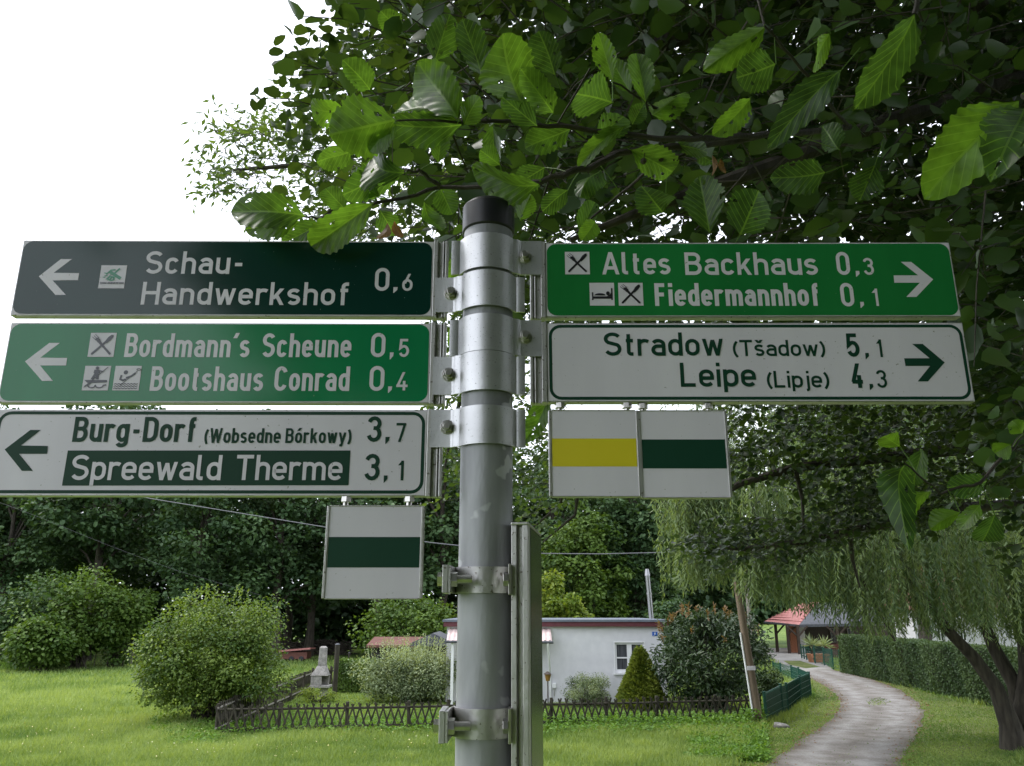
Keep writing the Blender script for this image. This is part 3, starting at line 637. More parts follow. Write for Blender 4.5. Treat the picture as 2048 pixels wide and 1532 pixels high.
for i_, (p_, c_) in enumerate(((0, (.66,.6,.52)), (.12, (.92,.9,.87)), (.27, (1.2,1.2,1.21)), (.5, (.92,.89,.85)), (.73, (1.22,1.22,1.23)), (.9, (.92,.9,.87)), (1, (.65,.59,.5)))):
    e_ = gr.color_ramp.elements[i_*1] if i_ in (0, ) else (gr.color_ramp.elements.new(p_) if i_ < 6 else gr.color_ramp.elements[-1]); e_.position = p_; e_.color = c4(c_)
gx = N(gm, 'ShaderNodeMix', data_type='RGBA', blend_type='MULTIPLY'); gx.inputs[0].default_value = 1; gpn = gm.nodes['Principled BSDF']; src_ = gpn.inputs['Base Color'].links[0].from_socket
gn = N(gm, 'ShaderNodeTexNoise'); gn.inputs['Scale'].default_value = .9; gn.inputs['Detail'].default_value = 5; gtc = N(gm, 'ShaderNodeTexCoord'); gm.links.new(gtc.outputs['Object'], gn.inputs['Vector'])
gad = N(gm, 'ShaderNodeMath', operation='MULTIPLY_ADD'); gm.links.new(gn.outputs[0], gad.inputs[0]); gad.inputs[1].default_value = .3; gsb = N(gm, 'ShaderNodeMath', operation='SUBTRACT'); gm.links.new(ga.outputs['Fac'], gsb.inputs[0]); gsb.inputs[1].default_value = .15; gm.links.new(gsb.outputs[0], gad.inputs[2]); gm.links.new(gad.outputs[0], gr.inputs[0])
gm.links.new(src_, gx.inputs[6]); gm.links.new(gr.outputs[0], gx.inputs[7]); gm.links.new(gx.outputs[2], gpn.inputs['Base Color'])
M['paving'] = groundmat('pale_paving', [(.2,.19,.17), (.27,.255,.235), (.33,.32,.3)], .6, .2)
xs = np.concatenate([[-900, -400, -200], np.linspace(-110, 110, 111), [200, 400, 900]])
ys = np.concatenate([[-300, -120, -60], np.linspace(-30, 30, 61), np.linspace(33, 120, 30), [200, 400, 800, 1500]])
grid_sheet('meadow', xs, ys, 0, M['meadow'])
def strip(name, L_, R_, zoff, mat, sub=14):
    """sheet between a left and a right edge given as ground points, following the terrain"""
    def dense(P):
        P = np.array(P); d = np.r_[0, np.cumsum(np.linalg.norm(np.diff(P, axis=0), axis=1))]; q = np.linspace(0, d[-1], 60)
        return np.stack([np.interp(q, d, P[:, 0]), np.interp(q, d, P[:, 1])], 1)
    A, B = dense(L_), dense(R_); rg = np.random.default_rng(5)
    k = np.array([1, 3, 5, 3, 1]) / 13
    for Q in (A, B):
        for c in (0, 1): Q[2:-2, c] = np.convolve(Q[:, c], k, 'valid')
    t_ = np.linspace(0, 1, sub); P = A[:, None] * (1 - t_)[None, :, None] + B[:, None] * t_[None, :, None]
    P[:, 0] += rg.normal(0, .04, (60, 2)); P[:, -1] += rg.normal(0, .04, (60, 2))
    V = np.dstack([P, gz(P[..., 0], P[..., 1]) + zoff]).reshape(-1, 3)
    i = (np.arange(59)[:, None] * sub + np.arange(sub - 1)[None]).ravel()
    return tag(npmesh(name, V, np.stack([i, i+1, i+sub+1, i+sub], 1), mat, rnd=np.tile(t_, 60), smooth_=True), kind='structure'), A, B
g2 = lambda *p: [tuple(gp(*q)[:2]) for q in p]
DL = [(1.5, 9), (2.6, 12), (4.1, 15.5)] + g2((1530,1532),(1600,1482),(1660,1440),(1682,1412),(1674,1390),(1645,1368),(1612,1353),(1585,1343))
DR = [(6.2, 9), (7.0, 12), (7.9, 15.5)] + g2((1790,1532),(1836,1470),(1851,1430),(1838,1405),(1800,1380),(1740,1358),(1692,1345),(1668,1341))
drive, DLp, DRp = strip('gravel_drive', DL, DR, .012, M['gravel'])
VR = [(10.5, 9), (11.5, 12), (12.5, 15.5)] + g2((2040,1532),(2060,1470),(2080,1440),(2060,1425),(1960,1412),(1850,1385),(1760,1360),(1690,1344.5))
verge, _, VRp = strip('verge', DR, VR, .006, M['verge'])
VL = [(.3, 9), (1.2, 12), (2.8, 15.5)] + g2((1470,1532),(1500,1490),(1530,1456),(1580,1440),(1628,1402),(1632,1385),(1610,1362),(1580,1347))
verge2, VLp, _ = strip('verge_strip', VL, DL, .006, M['verge'])
yard, YA, YB = strip('yard_paving', g2((1585,1343),(1560,1332),(1545,1318),(1530,1303),(1528,1296)), g2((1668,1341),(1650,1326),(1640,1315),(1700,1303),(1760,1296)), .008, M['paving'])
def lawnpatch(pts, name, mat):
    P = [gp(*p) for p in pts]; mb = MB(); mb.add([(p[0], p[1], .016) for p in P], [tuple(range(len(P)))]); tag(mb.build(name, mat), kind='structure')
lawnpatch([(1567,1322),(1600,1322),(1640,1334),(1612,1337),(1580,1330)], 'lawn_patch', M['verge'])
# ------------------------------------------------------------------ bungalow
HY = 32.0
def hp(px, py, dy=0): return at_y(px, py, HY + dy)
xl, xr_ = hp(893, 1300)[0], hp(1331, 1300)[0]; zr = hp(1100, 1253)[2]
house = thing('bungalow', ((xl+xr_)/2, HY, 0), 'flat-roofed white bungalow with a maroon fascia behind the lattice fence', 'house')
wx0, wz1 = hp(1229, 1285)[0], hp(1260, 1285)[2]; wx1, wz0 = hp(1288, 1285)[0], hp(1260, 1345)[2]
mb = MB(); DE = 7.5
mb.box(xl, HY, 0, wx0, HY+.3, zr); mb.box(wx1, HY, 0, xr_, HY+.3, zr); mb.box(wx0, HY, 0, wx1, HY+.3, wz0); mb.box(wx0, HY, wz1, wx1, HY+.3, zr)
mb.box(xl, HY+.3, 0, xl+.3, HY+DE, zr); mb.box(xr_-.3, HY+.3, 0, xr_, HY+DE, zr); mb.box(xl+.3, HY+DE-.3, 0, xr_-.3, HY+DE, zr)
mb.build('wall', M['render'], house)
ro = MB(); z1 = hp(1100, 1243.5)[2]; ro.box(xl-.12, HY-.16, zr, xr_+.14, HY+DE+.2, z1); rf = ro.build('roof', M['maroon'], house)
ro = MB(); z2 = hp(1100, 1239)[2]; ro.box(xl-.16, HY-.2, z1, xr_+.18, HY+DE+.25, z2); ro.build('roof_edge', M['bluegrey'], rf)
fl = MB(); fp = at_y(1303, 1240, HY+3.2); ft = at_y(1299, 1138, HY+3.2); fx = fp[0]
fl.tube([(fx, HY+3.2, z2-.1), (fx-.05, HY+3.2, (z2+ft[2])/2)], .105, 14); fl.tube([(fx-.05, HY+3.2, (z2+ft[2])/2), (fx-.09, HY+3.2, ft[2]-.25)], .1, 14)
fl.tube([(fx-.05, HY+3.2, (z2+ft[2])/2-.03), (fx-.05, HY+3.2, (z2+ft[2])/2+.04)], .125, 14)
fl.tube([(fx-.09, HY+3.2, ft[2]-.28), (fx-.095, HY+3.2, ft[2])], [.13, .08], 14); fl.build('flue', M['chrome'], rf, True)
wf = MB(); t_ = .075; y0, y1 = HY+.06, HY+.14; xm = (wx0+wx1)/2
wf.box(wx0, y0, wz0, wx0+t_, y1, wz1); wf.box(wx1-t_, y0, wz0, wx1, y1, wz1); wf.box(wx0+t_, y0, wz1-t_, wx1-t_, y1, wz1); wf.box(wx0+t_, y0, wz0, wx1-t_, y1, wz0+t_*1.4)
wf.box(xm-.09, y0, wz0+t_, xm+.09, y1, wz1-t_); zc_ = wz0 + (wz1-wz0)*.48; wf.box(wx0+t_, y0+.01, zc_-.02, xm-.09, y1-.01, zc_+.03); wf.box(xm+.09, y0+.01, zc_-.02, wx1-t_, y1-.01, zc_+.03)
win = wf.build('window', M['pvc'], house)
g = MB(); g.box(wx0+.02, HY+.11, wz0+.02, wx1-.02, HY+.125, wz1-.02); g.build('pane', M['curtain'], win)
g = MB(); g.box(wx0-.06, HY-.08, wz0-.07, wx1+.06, HY+.07, wz0-.003); g.build('sill', M['pvc'], win)
g = MB(); e = .035
g.box(wx0-e, HY-.012, wz0-.0, wx0, HY+.004, wz1+e); g.box(wx1, HY-.012, wz0, wx1+e, HY+.004, wz1+e); g.box(wx0, HY-.012, wz1, wx1, HY+.004, wz1+e); g.build('reveal_trim', M['pvc'], win)
nb = Sign(HY - .02, 0, 0); q0, q1 = nb.sz(1304.5, 1263.5), nb.sz(1315, 1272); g = MB()
g.box(q0[0], HY-.018, q1[1], q1[0], HY-.001, q0[1]); npl = g.build('number_plate', M['blue'], house)
g = MB(); text(nb, g, "9", 1308.2, 1311.3, 1270, 1265, sw=.2); nb.polypx(g, [(1306.5,1271.4),(1313,1271.4),(1313,1270.8),(1306.5,1270.8)], .0006); g.build('number', M['pvc'], npl)
# porch canopy, gutter, downpipe, meter box
pr0, pr1 = at_y(893, 1284, HY-1.0), at_y(1104, 1284, HY-1.0); za, zb_ = hp(1000, 1257)[2], pr0[2] + .05
n = 110; xs_ = np.linspace(pr0[0], pr1[0], n); g = MB(); vs = []
for yy, zz in ((HY-.01, za), (HY-1.0, zb_)):
    vs += [(x, yy, zz + .02 * math.sin(i * 1.25)) for i, x in enumerate(xs_)]
g.add(vs, [(i, n+i, n+i+1, i+1) for i in range(n-1)]); cp = g.build('porch_canopy', M['rosesheet'], house)
md = cp.modifiers.new('thick', 'SOLIDIFY'); md.thickness = .012
g = MB(); g.tube([(pr0[0]-.03, HY-1.05, zb_-.04), (pr1[0]+.05, HY-1.05, zb_-.06)], .05, 8); g.build('gutter', M['felt'], cp)
dpx = hp(1093, 1300)[0]; g = MB(); g.tube([(pr1[0]-.15, HY-1.05, zb_-.08), (pr1[0]-.15, HY-1.03, zb_-.2), (dpx+.1, HY-.4, zb_-.95), (dpx+.12, HY-.1, zb_-1.3), (dpx+.12, HY-.1, .05)], .04, 8); g.build('downpipe', M['pvc'], house, True)
g = MB(); px0 = at_y(905, 1300, HY-.95)[0]; g.box(px0-.05, HY-1.0, 0, px0+.05, HY-.9, zb_-.03); g.build('canopy_post', M['pvc'], house)
a, b = hp(1104, 1366), hp(1112, 1376); g = MB(); g.box(a[0], HY-.1, b[2], b[0], HY-.002, a[2]); mtr = g.build('meter_box', M['pvc'], house, False, .01)
g = MB(); g.tube([((a[0]+b[0])/2, HY-.04, b[2]), ((a[0]+b[0])/2, HY-.04, hp(1107,1392)[2])], .018, 6); g.build('conduit', M['alu2'], mtr)
# lantern on a thin post
lp = np.array([*at_y(1096, 1402, 30.6)[:2], 0.0]); lt = at_y(1096, 1343, lp[1])[2]; lb_ = at_y(1096, 1362, lp[1])[2]
lan = thing('garden_lantern', lp, 'small amber garden lantern on a thin dark post beside the white house', 'lantern')
g = MB(); g.tube([lp, (lp[0], lp[1], lb_)], .022, 8); g.build('lantern_post', M['brown'], lan)
g = MB(); g.tube([(lp[0], lp[1], lb_), (lp[0], lp[1], lt-.09)], [.07, .13], 6); g.build('lantern_glass', M['amber'], lan)
g = MB(); g.tube([(lp[0], lp[1], lt-.09), (lp[0], lp[1], lt)], [.17, .03], 6); g.build('lantern_cap', M['brown'], lan)
# second roof peeping over the flat roof
r0, r1 = at_y(1040, 1243, 45), at_y(1113, 1237, 45)
barn = thing('outbuilding', (r0[0], 45, 0), 'red-tiled outbuilding whose ridge just shows above the flat roof of the bungalow', 'outbuilding')
g = MB(); g.box(r0[0]-3, 45.3, 0, r1[0]-.2, 50, r0[2]-.4); g.build('wall', M['render'], barn)
g = MB(); g.prism([(r0[0]-3.3, 44.6, r0[2]-.5), (r0[0]-3.3, 47.6, r1[2]+.05), (r0[0]-3.3, 50.6, r0[2]-.5)], (r1[0]-r0[0]+3.3, 0, 0)); g.build('roof', M['tile'], barn)
# garden sheds left of the post
def shed(name, label, px0, px1, pyr, pye, Y, roofm, wallm, gable=False):
    a, b = at_y(px0, pye, Y), at_y(px1, pye, Y); zr_, ze = at_y(px0, pyr, Y)[2], a[2]
    s_ = thing(name, ((a[0]+b[0])/2, Y, 0), label, 'shed'); g = MB(); g.box(a[0]+.15, Y+.15, 0, b[0]-.15, Y+3, ze-.02); g.build('wall', wallm, s_)
    g = MB()
    if gable:
        xm = (a[0]+b[0])/2; g.prism([(a[0]-.1, Y-.2, ze-.05), (b[0]+.1, Y-.2, ze-.05), (b[0]+.1, Y-.2, ze+.06), (xm, Y-.2, zr_), (a[0]-.1, Y-.2, ze+.06)], (0, 3.6, 0))
    else:
        g.prism([(a[0], Y-.3, ze-.1), (a[0], Y-.3, ze), (a[0], Y+1.8, zr_), (a[0], Y+3.4, ze), (a[0], Y+3.4, ze-.1)], (b[0]-a[0], 0, 0))
    g.build('roof', roofm, s_)
shed('garden_shed', 'long garden shed with a red-brown roof behind the grey-leaved bush', 735, 838, 1276, 1290, 38, M['redwood'], M['blackboard_'])
shed('garden_shed', 'black boarded shed with a grey felt gable roof beside the bungalow', 826, 905, 1266, 1289, 36.5, M['felt'], M['blackboard_'], True)
# hen house on wheels
hb = gp(590, 1322); Y = hb[1]; a, b = at_y(561, 1322, Y), at_y(613, 1322, Y); zt_ = at_y(590, 1304, Y)[2]
hen = thing('hen_house', (hb[0], Y, 0), 'low red-brown hen house with a pinkish roof far back on the meadow', 'hen house')
g = MB(); g.box(a[0], Y, .12, b[0], Y+1.2, zt_); g.build('wall', M['redwood'], hen)
g = MB(); g.prism([(a[0]-.15, Y-.2, zt_+.0), (a[0]-.15, Y+1.4, zt_-.02), (a[0]-.15, Y+1.4, zt_+.05), (a[0]-.15, Y-.2, zt_+.12)], (b[0]-a[0]+.4, 0, .18)); g.build('roof', M['tile'], hen)
for k in (.42, .8):
    g = MB(); xx = a[0]*(1-k)+b[0]*k; g.prism(arc_pts := [(xx+.16*math.cos(R(q)), Y-.09, .16+.16*math.sin(R(q))) for q in range(0, 360, 24)], (0, .07, 0)); g.build('wheel', M['capb'], hen)
# brush pile at the wood's edge
g = MB(); rr = random.Random(8); c0, c1 = gp(565, 1312), gp(700, 1308)
for i in range(420):
    k = rr.random(); x = c0[0]*(1-k)+c1[0]*k; y = c0[1]+2+rr.uniform(-.8, .8); z = rr.uniform(.03, 1.15*(1-.5*abs(k-.5))); an = rr.uniform(0, 6.3); l = rr.uniform(.4, 1.3)
    g.tube([(x, y, z), (x+l*math.cos(an), y+.4*l*math.sin(an), max(.02, z+rr.uniform(-.3, .3)))], rr.uniform(.02, .05), 4)
tag(g.build('brush_pile', M['bark']), 'heap of cut branches lying along the dark edge of the wood', 'brush pile')
# ------------------------------------------------------------------ barbecue fireplace
bc = gp(642, 1396); Y = bc[1]; s1 = at_y(1024+1, 1396, Y)[0] - at_y(1024, 1396, Y)[0]
bx_ = lambda px: at_y(px, 1396, Y)[0]; bz = lambda py: at_y(640, py, Y)[2]
bbq = thing('barbecue_fireplace', bc, 'grey stone garden barbecue with a tall chimney inside the lattice fence', 'barbecue')
def frust(g, x0, x1, y0, y1, z0, X0, X1, Y0, Y1, z1):
    g.add([(x0,y0,z0),(x1,y0,z0),(x1,y1,z0),(x0,y1,z0),(X0,Y0,z1),(X1,Y0,z1),(X1,Y1,z1),(X0,Y1,z1)], [(0,3,2,1),(4,5,6,7),(0,1,5,4),(1,2,6,5),(2,3,7,6),(3,0,4,7)])
xa, xb = bx_(619), bx_(651); d = (xb - xa)
g = MB(); frust(g, bx_(636), bx_(650), Y+.1, Y+.6, 0, bx_(636), bx_(650), Y+.1, Y+.6, bz(1375)); g.build('plinth', M['stone'], bbq, False, .015)
g = MB(); g.box(xa-.03, Y-.06, bz(1376), bx_(657), Y+d*.9, bz(1371)); g.box(xa, Y, bz(1371), xa+.12, Y+d*.85, bz(1352)); g.box(xa+.12, Y+d*.7, bz(1371), xb, Y+d*.85, bz(1352)); g.box(xa+.12, Y, bz(1371), xb-.2, Y+.08, bz(1352)); g.build('fire_box', M['stone'], bbq, False, .015)
g = MB(); g.box(xa-.03, Y-.03, bz(1352), xb+.03, Y+d*.88, bz(1350)); frust(g, xa, xb, Y, Y+d*.85, bz(1350), bx_(629), bx_(645), Y+.15, Y+.5, bz(1332)); g.build('hood', M['stone'], bbq, False, .015)
g = MB(); frust(g, bx_(629.5), bx_(644.5), Y+.16, Y+.49, bz(1332), bx_(631), bx_(644), Y+.17, Y+.47, bz(1295)); g.tube([((bx_(631)+bx_(644))/2, Y+.32, bz(1297)), ((bx_(631)+bx_(644))/2, Y+.32, bz(1293))], [.17, .1], 12); g.build('chimney', M['stone'], bbq, False, .02)
# ------------------------------------------------------------------ lattice (hunter's) fences
def lattice(label, P0, P1, h, pitch, posts, sq=.32, rail=M['wood'], tilt=.0):
    P0, P1 = np.array(P0[:2]), np.array(P1[:2]); L_ = np.linalg.norm(P1 - P0); d = (P1 - P0) / L_; nn = np.array([-d[1], d[0]])
    t = thing('lattice_fence', (*((P0+P1)/2), 0), label, 'fence', 'dark wooden lattice fences round the garden')
    rg = random.Random(int(L_*100)); W3 = lambda s, o, z: (P0[0]+d[0]*s+nn[0]*o, P0[1]+d[1]*s+nn[1]*o, z)
    g = MB(); n_ = int(L_ / pitch); reach = h * sq
    for i in range(n_ + 1):
        s = i * pitch
        for sg, o in ((1, .012), (-1, -.012)):
            z1 = h * rg.uniform(.95, 1.03); s1 = s + sg * reach
            if -.05 < s1 < L_ + .05: g.bar(W3(s, o, .02), W3(s1 + rg.uniform(-.02, .02), o, z1), .045, .022, up=(nn[0], nn[1], 0))
    g.build('lattice', M['wood'], t)
    for z in (h*.24, h*.83):
        g = MB(); pts = [W3(s, -.0 if rail is not M['wood'] else .05, z + rg.uniform(-.015, .015)) for s in np.linspace(0, L_, max(3, int(L_/1.5)))]; g.tube(pts, .034, 7); g.build('rail', rail, t)
    for s in posts:
        g = MB(); g.tube([W3(s*L_, (.09 if rail is M['wood'] else -.05), -.1), W3(s*L_, (.09 if rail is M['wood'] else -.05), h*1.04)], .05, 8); g.build('post', M['wood'], t)
cA, cB, cC, cD = gp(430, 1473), gp(882, 1464), gp(1085, 1449), gp(1528, 1449)
lattice('dark lattice fence along the garden front, from its left corner to the signpost', cA, cB, .8, .215, (0, .27, .57, .85))
lattice('dark lattice fence along the front of the bungalow garden, right of the post', cB, cD, .82, .215, (.02, .33, .5, .66, .85, .995))
cE = gp(622, 1383); lattice('lattice fence with pale rails running back along the left side of the garden', cA, cE, .88, .19, (.12, .32, .5, .68, .86), .2, M['wood_grey'])
cF = gp(668, 1376); lattice('short lattice fence behind the stone barbecue', cE, cF, .9, .2, (.1, .9), .2)
def post(label, px, pyb, pyt, r, mat, name='wooden_post'):
    p = gp(px, pyb); z = at_y(px, pyt, p[1])[2]; t = thing(name, p, label, 'post'); g = MB()
    g.tube([(p[0], p[1], -.05), (p[0]+.01, p[1], z)], r, 9); g.build('stake', mat, t, True)
    g = MB(); g.tube([(p[0]+.01, p[1], z), (p[0]+.01, p[1], z+.05)], [r*1.15, r*.4], 9); g.build('post_cap', M['felt'], t); return t
post('tall dark wooden post behind the barbecue fireplace', 669, 1390, 1289, .1, M['wood'])
post('short dark post left of the grey-leaved bush', 697, 1330, 1306, .07, M['wood'])
post('slim pale stake far left in the wire fence', 77, 1334, 1318, .05, M['wood_grey'], 'fence_stake')
wfn = thing('wire_fence', gp(160, 1333), 'sagging wire fence with thin stakes across the far left of the meadow', 'fence'); Pw = [gp(x, 1334 - (x-77)*.008) for x in (100, 128, 160, 188, 213, 238, 262)]
for p in Pw: g = MB(); g.tube([(p[0], p[1], -.05), (p[0]+.03, p[1], 1.0)], .03, 6); g.build('stake', M['wood_grey'], wfn)
g = MB()
for z in np.linspace(.12, .9, 8): g.tube([gp(77, 1334)+np.array([0, 0, z])] + [(p[0], p[1], z - .02) for p in Pw], .007, 4)
for k in range(90):
    q = gp(77+k*2.05, 1334-k*.016); g.tube([(q[0], q[1], .1), (q[0], q[1], .9)], .006, 3)
g.build('wire_mesh', M['cable'], wfn)
# ------------------------------------------------------------------ utility poles and lines
up = gp(1519, 1453); Yp = up[1]; ptp = at_y(1478, 1195, Yp); dv = (ptp - up); tp_ = up + dv * 1.55
upole = thing('utility_pole', up, 'leaning brown wooden utility pole with a white conduit at the fence end', 'utility pole')
g = MB(); g.tube([up - dv*.03, up + dv*.5, tp_], [.135, .12, .095], 14); g.build('pole', M['polewood'], upole, True)
g = MB(); off = np.array([-.15, -.05, 0]); g.tube([up + off, up + dv*.72 + off*.95], .03, 8); g.build('conduit', M['pvc'], upole, True)
c = up + dv*.445; g = MB(); g.box(c[0]-.12, c[1]-.145, c[2]-.06, c[0]+.12, c[1]-.12, c[2]+.06); g.build('tag_plate', M['white'], upole)
u2 = gp(1508, 1338); u2t = at_y(1494, 1180, u2[1]); u2_ = thing('utility_pole', u2, 'grey wooden utility pole standing further back beside the pavilion', 'utility pole')
g = MB(); g.tube([u2, u2 + (u2t-u2)*1.6], [.14, .1], 12); g.build('pole', M['wood_grey'], u2_, True)
def wire(label, pts, Y0, Y1, r, sag=0):
    n_ = len(pts); P = [at_y(p[0], p[1], Y0 + (Y1-Y0)*i/(n_-1)) for i, p in enumerate(pts)]; g = MB(); g.tube(P, r, 5)
    tag(g.build('power_line', M['cable']), label, 'cable', 'power lines crossing the garden')
wire('thick grey cable sagging across the front of the wood to the leaning pole', [(-260,850),(0,930),(300,997),(655,1055),(860,1085),(1000,1100),(1085,1107),(1200,1108),(1330,1105),(1420,1096),(1462,1090)], 30, Yp, .016)
wire('thin cable falling from upper left in front of the wood', [(-200,930),(80,1035),(215,1090),(350,1140),(520,1190)], 48, 52, .005)
# ------------------------------------------------------------------ green mesh fence, gate and palisades by the drive
def meshfence(label, pxs, name='mesh_fence', lower=True):
    P = [gp(x, yb) for x, yt, yb in pxs]; Z = [at_y(x, yt, p[1])[2] for (x, yt, yb), p in zip(pxs, P)]
    t = thing(name, sum(P)/len(P), label, 'fence')
    for p, z in zip(P, Z): g = MB(); g.box(p[0]-.035, p[1]-.035, -.05, p[0]+.035, p[1]+.035, z); g.box(p[0]-.045, p[1]-.045, z, p[0]+.045, p[1]+.045, z+.02); g.build('post', M['fgreen'], t)
    for i in range(len(P)-1):
        a, b = P[i], P[i+1]; za, zb2 = Z[i]-.04, Z[i+1]-.04; g = MB(); L_ = np.linalg.norm(b-a); m_ = max(6, int(L_/.055)); o = np.array([0, -.04, 0])
        for k in range(1, m_): c = a+(b-a)*k/m_+o; g.tube([c+np.array([0,0,.06]), c+np.array([0,0,(za+(zb2-za)*k/m_)])], .0035, 3, False)
        for f in (.06, .28, .5, .72, .99): g.bar(a+o+np.array([0,0,za*f+.02]), b+o+np.array([0,0,zb2*f+.02]), .014, .014)
        g.build('wire_panel', M['fgreen'], t)
        if lower:
            g = MB(); dd = (b-a)/L_; nrm = np.array([-dd[1], dd[0], 0])*.012; q = [a, b, b+np.array([0,0,zb2*.97]), a+np.array([0,0,za*.97])]
            g.prism([v+np.array([0,0,.03])*(i2 < 2) for i2, v in enumerate(q)], nrm); g.build('privacy_screen', M['mesh'], t)
    return t
meshfence('green wire mesh fence with a dark screen, from the leaning pole round the bend', [(1533.5,1384,1452),(1566,1368,1434),(1577,1366,1430),(1602.5,1352,1406),(1622,1344,1394)])
meshfence('green wire mesh fence going back from the bend towards the pavilion', [(1621,1344,1393),(1600,1335,1374),(1584.5,1331,1362),(1562,1326,1350),(1547,1323,1342)], lower=False)
gt = meshfence('green garden gate of upright bars beside the end of the clipped hedge', [(1631,1291,1327),(1649,1294,1331),(1667,1298,1339),(1682,1299,1342)], 'garden_gate', lower=False); gt["category"] = 'gate'
def palisade(label, x0, x1, yt, yb, n_, mat):
    P0, P1 = gp(x0, yb[0]), gp(x1, yb[1]); t = thing('picket_fence', (P0+P1)/2, label, 'fence'); z = at_y(x0, yt, P0[1])[2]; g = MB()
    for k in range(n_): c = P0+(P1-P0)*k/(n_-1); g = MB(); g.box(c[0]-.05, c[1]-.012, .05, c[0]+.05, c[1]+.012, z); g.build('picket', mat, t)
    g = MB(); o = np.array([0, .03, 0])
    for f in (.25, .8): g.bar(P0+o+np.array([0,0,z*f]), P1+o+np.array([0,0,z*f]), .03, .07)
    g.build('rail', mat, t)
palisade('short dark green picket fence beside the palm tub', 1604, 1630, 1288, (1318, 1326), 6, M['fgreen'])
palisade('red-brown picket fence in front of the pavilion', 1650, 1690, 1287, (1316, 1318), 12, M['redwood'])
palisade('low white picket fence behind the bend of the green mesh fence', 1564, 1584, 1334, (1343, 1344), 8, M['pvc'])
# ------------------------------------------------------------------ pavilion
pv = gp(1578, 1307); YV = pv[1]; pav = thing('pavilion', (at_y(1640, 1305, YV)[0], YV, 0), 'open wooden pavilion with a red tiled roof at the end of the drive', 'pavilion')
V_ = lambda px, py, dy=0: at_y(px, py, YV + dy)
g = MB(); el, er, ap, ap2 = V_(1528, 1243, 3), V_(1598, 1250, -1), V_(1602, 1206, 3.5), V_(1634, 1204, 4); er2 = V_(1640, 1224, -1); bkl = V_(1560, 1240, 9); bkr = V_(1850, 1240, 9); far = V_(1850, 1246, -1); ap3 = V_(1700, 1204, 4)
g.add([el, er, ap, ap2, bkl, bkr], [(0, 1, 3, 2), (0, 2, 4), (2, 3, 5, 4)]); roof = g.build('roof', M['tile'], pav); md = roof.modifiers.new('thick', 'SOLIDIFY'); md.thickness = .12
g = MB()
for k in range(1, 9):
    f = k/9; a = el+(ap-el)*f; b = er+(ap2-er)*f; g.bar(a+np.array([0, 0, .06]), b+np.array([0, 0, .06]), .1, .05)
g.build('tile_course', M['tile'], roof)
g = MB(); g.add([er, V_(1850, 1247, -1), V_(1800, 1206, 1.5), ap2 + np.array([0, -.3, -.05])], [(0, 1, 2, 3)]); gb = g.build('gable_board', M['felt'], pav); md = gb.modifiers.new('thick', 'SOLIDIFY'); md.thickness = .08
g = MB(); g.bar(el+np.array([0,-.1,-.06]), er+np.array([0,-.1,-.06]), .12, .16); g.bar(er+np.array([0,-.1,-.06]), V_(1850, 1247, -1.1), .12, .2); g.build('gutter_beam', M['felt'], pav)
for px, pt, pb, dy in ((1555,1246,1300,2.4), (1579,1247,1307,0), (1600,1250,1312,-1.2), (1679,1250,1312,-1.2), (1755,1250,1312,-1.2)):
    a = V_(px, pb, dy); a[2] = 0; tz = V_(px, pt, dy)[2]; g = MB(); g.bar(a, (a[0], a[1], tz), .2); pst = g.build('post', M['brown'], pav)
    g = MB()
    for sgn in ((1,) if px < 1600 else (-1, 1)): g.bar((a[0], a[1], tz-.9), (a[0]+sgn*.8, a[1], tz-.08), .12)
    g.build('brace', M['brown'], pst)
g = MB(); a, b = V_(1583, 1300, 1.2), V_(1597, 1300, 1.2); g.box(a[0], YV+1.2, 0, b[0], YV+1.7, V_(1583, 1248, 1.2)[2]); g.build('brick_pier', M['brick'], pav)
g = MB(); c, e_ = V_(1598, 1300, 1.4), V_(1613, 1300, 1.4); g.box(c[0], YV+1.4, 0, e_[0], YV+1.6, V_(1598, 1248, 1.4)[2]); g.build('white_wall', M['render'], pav)
g = MB(); a, b = V_(1612, 1300, 4), V_(1850, 1300, 4); g.box(a[0], YV+4, 0, b[0], YV+4.3, V_(1612, 1244, 4)[2]); bw = g.build('back_wall', M['brown'], pav)
for px in (1668, 1702, 1738, 1790, 1825):
    a, b = at_y(px-8, 1256, YV+3.9), at_y(px+8, 1285, YV+3.9); g = MB()
    for u0, u1, w0, w1 in ((0,.08,0,1),(.92,1,0,1),(.46,.54,0,1),(.08,.46,0,.06),(.54,.92,0,.06),(.08,.46,.94,1),(.54,.92,.94,1),(.08,.46,.5,.54),(.54,.92,.5,.54)):
        g.box(a[0]+(b[0]-a[0])*u0, YV+3.9, b[2]+(a[2]-b[2])*w0, a[0]+(b[0]-a[0])*u1, YV+3.97, b[2]+(a[2]-b[2])*w1)
    wn = g.build('window', M['wood_grey'], pav); g = MB(); g.box(a[0], YV+3.975, b[2], b[0], YV+3.99, a[2]); g.build('pane', M['glass'], wn)
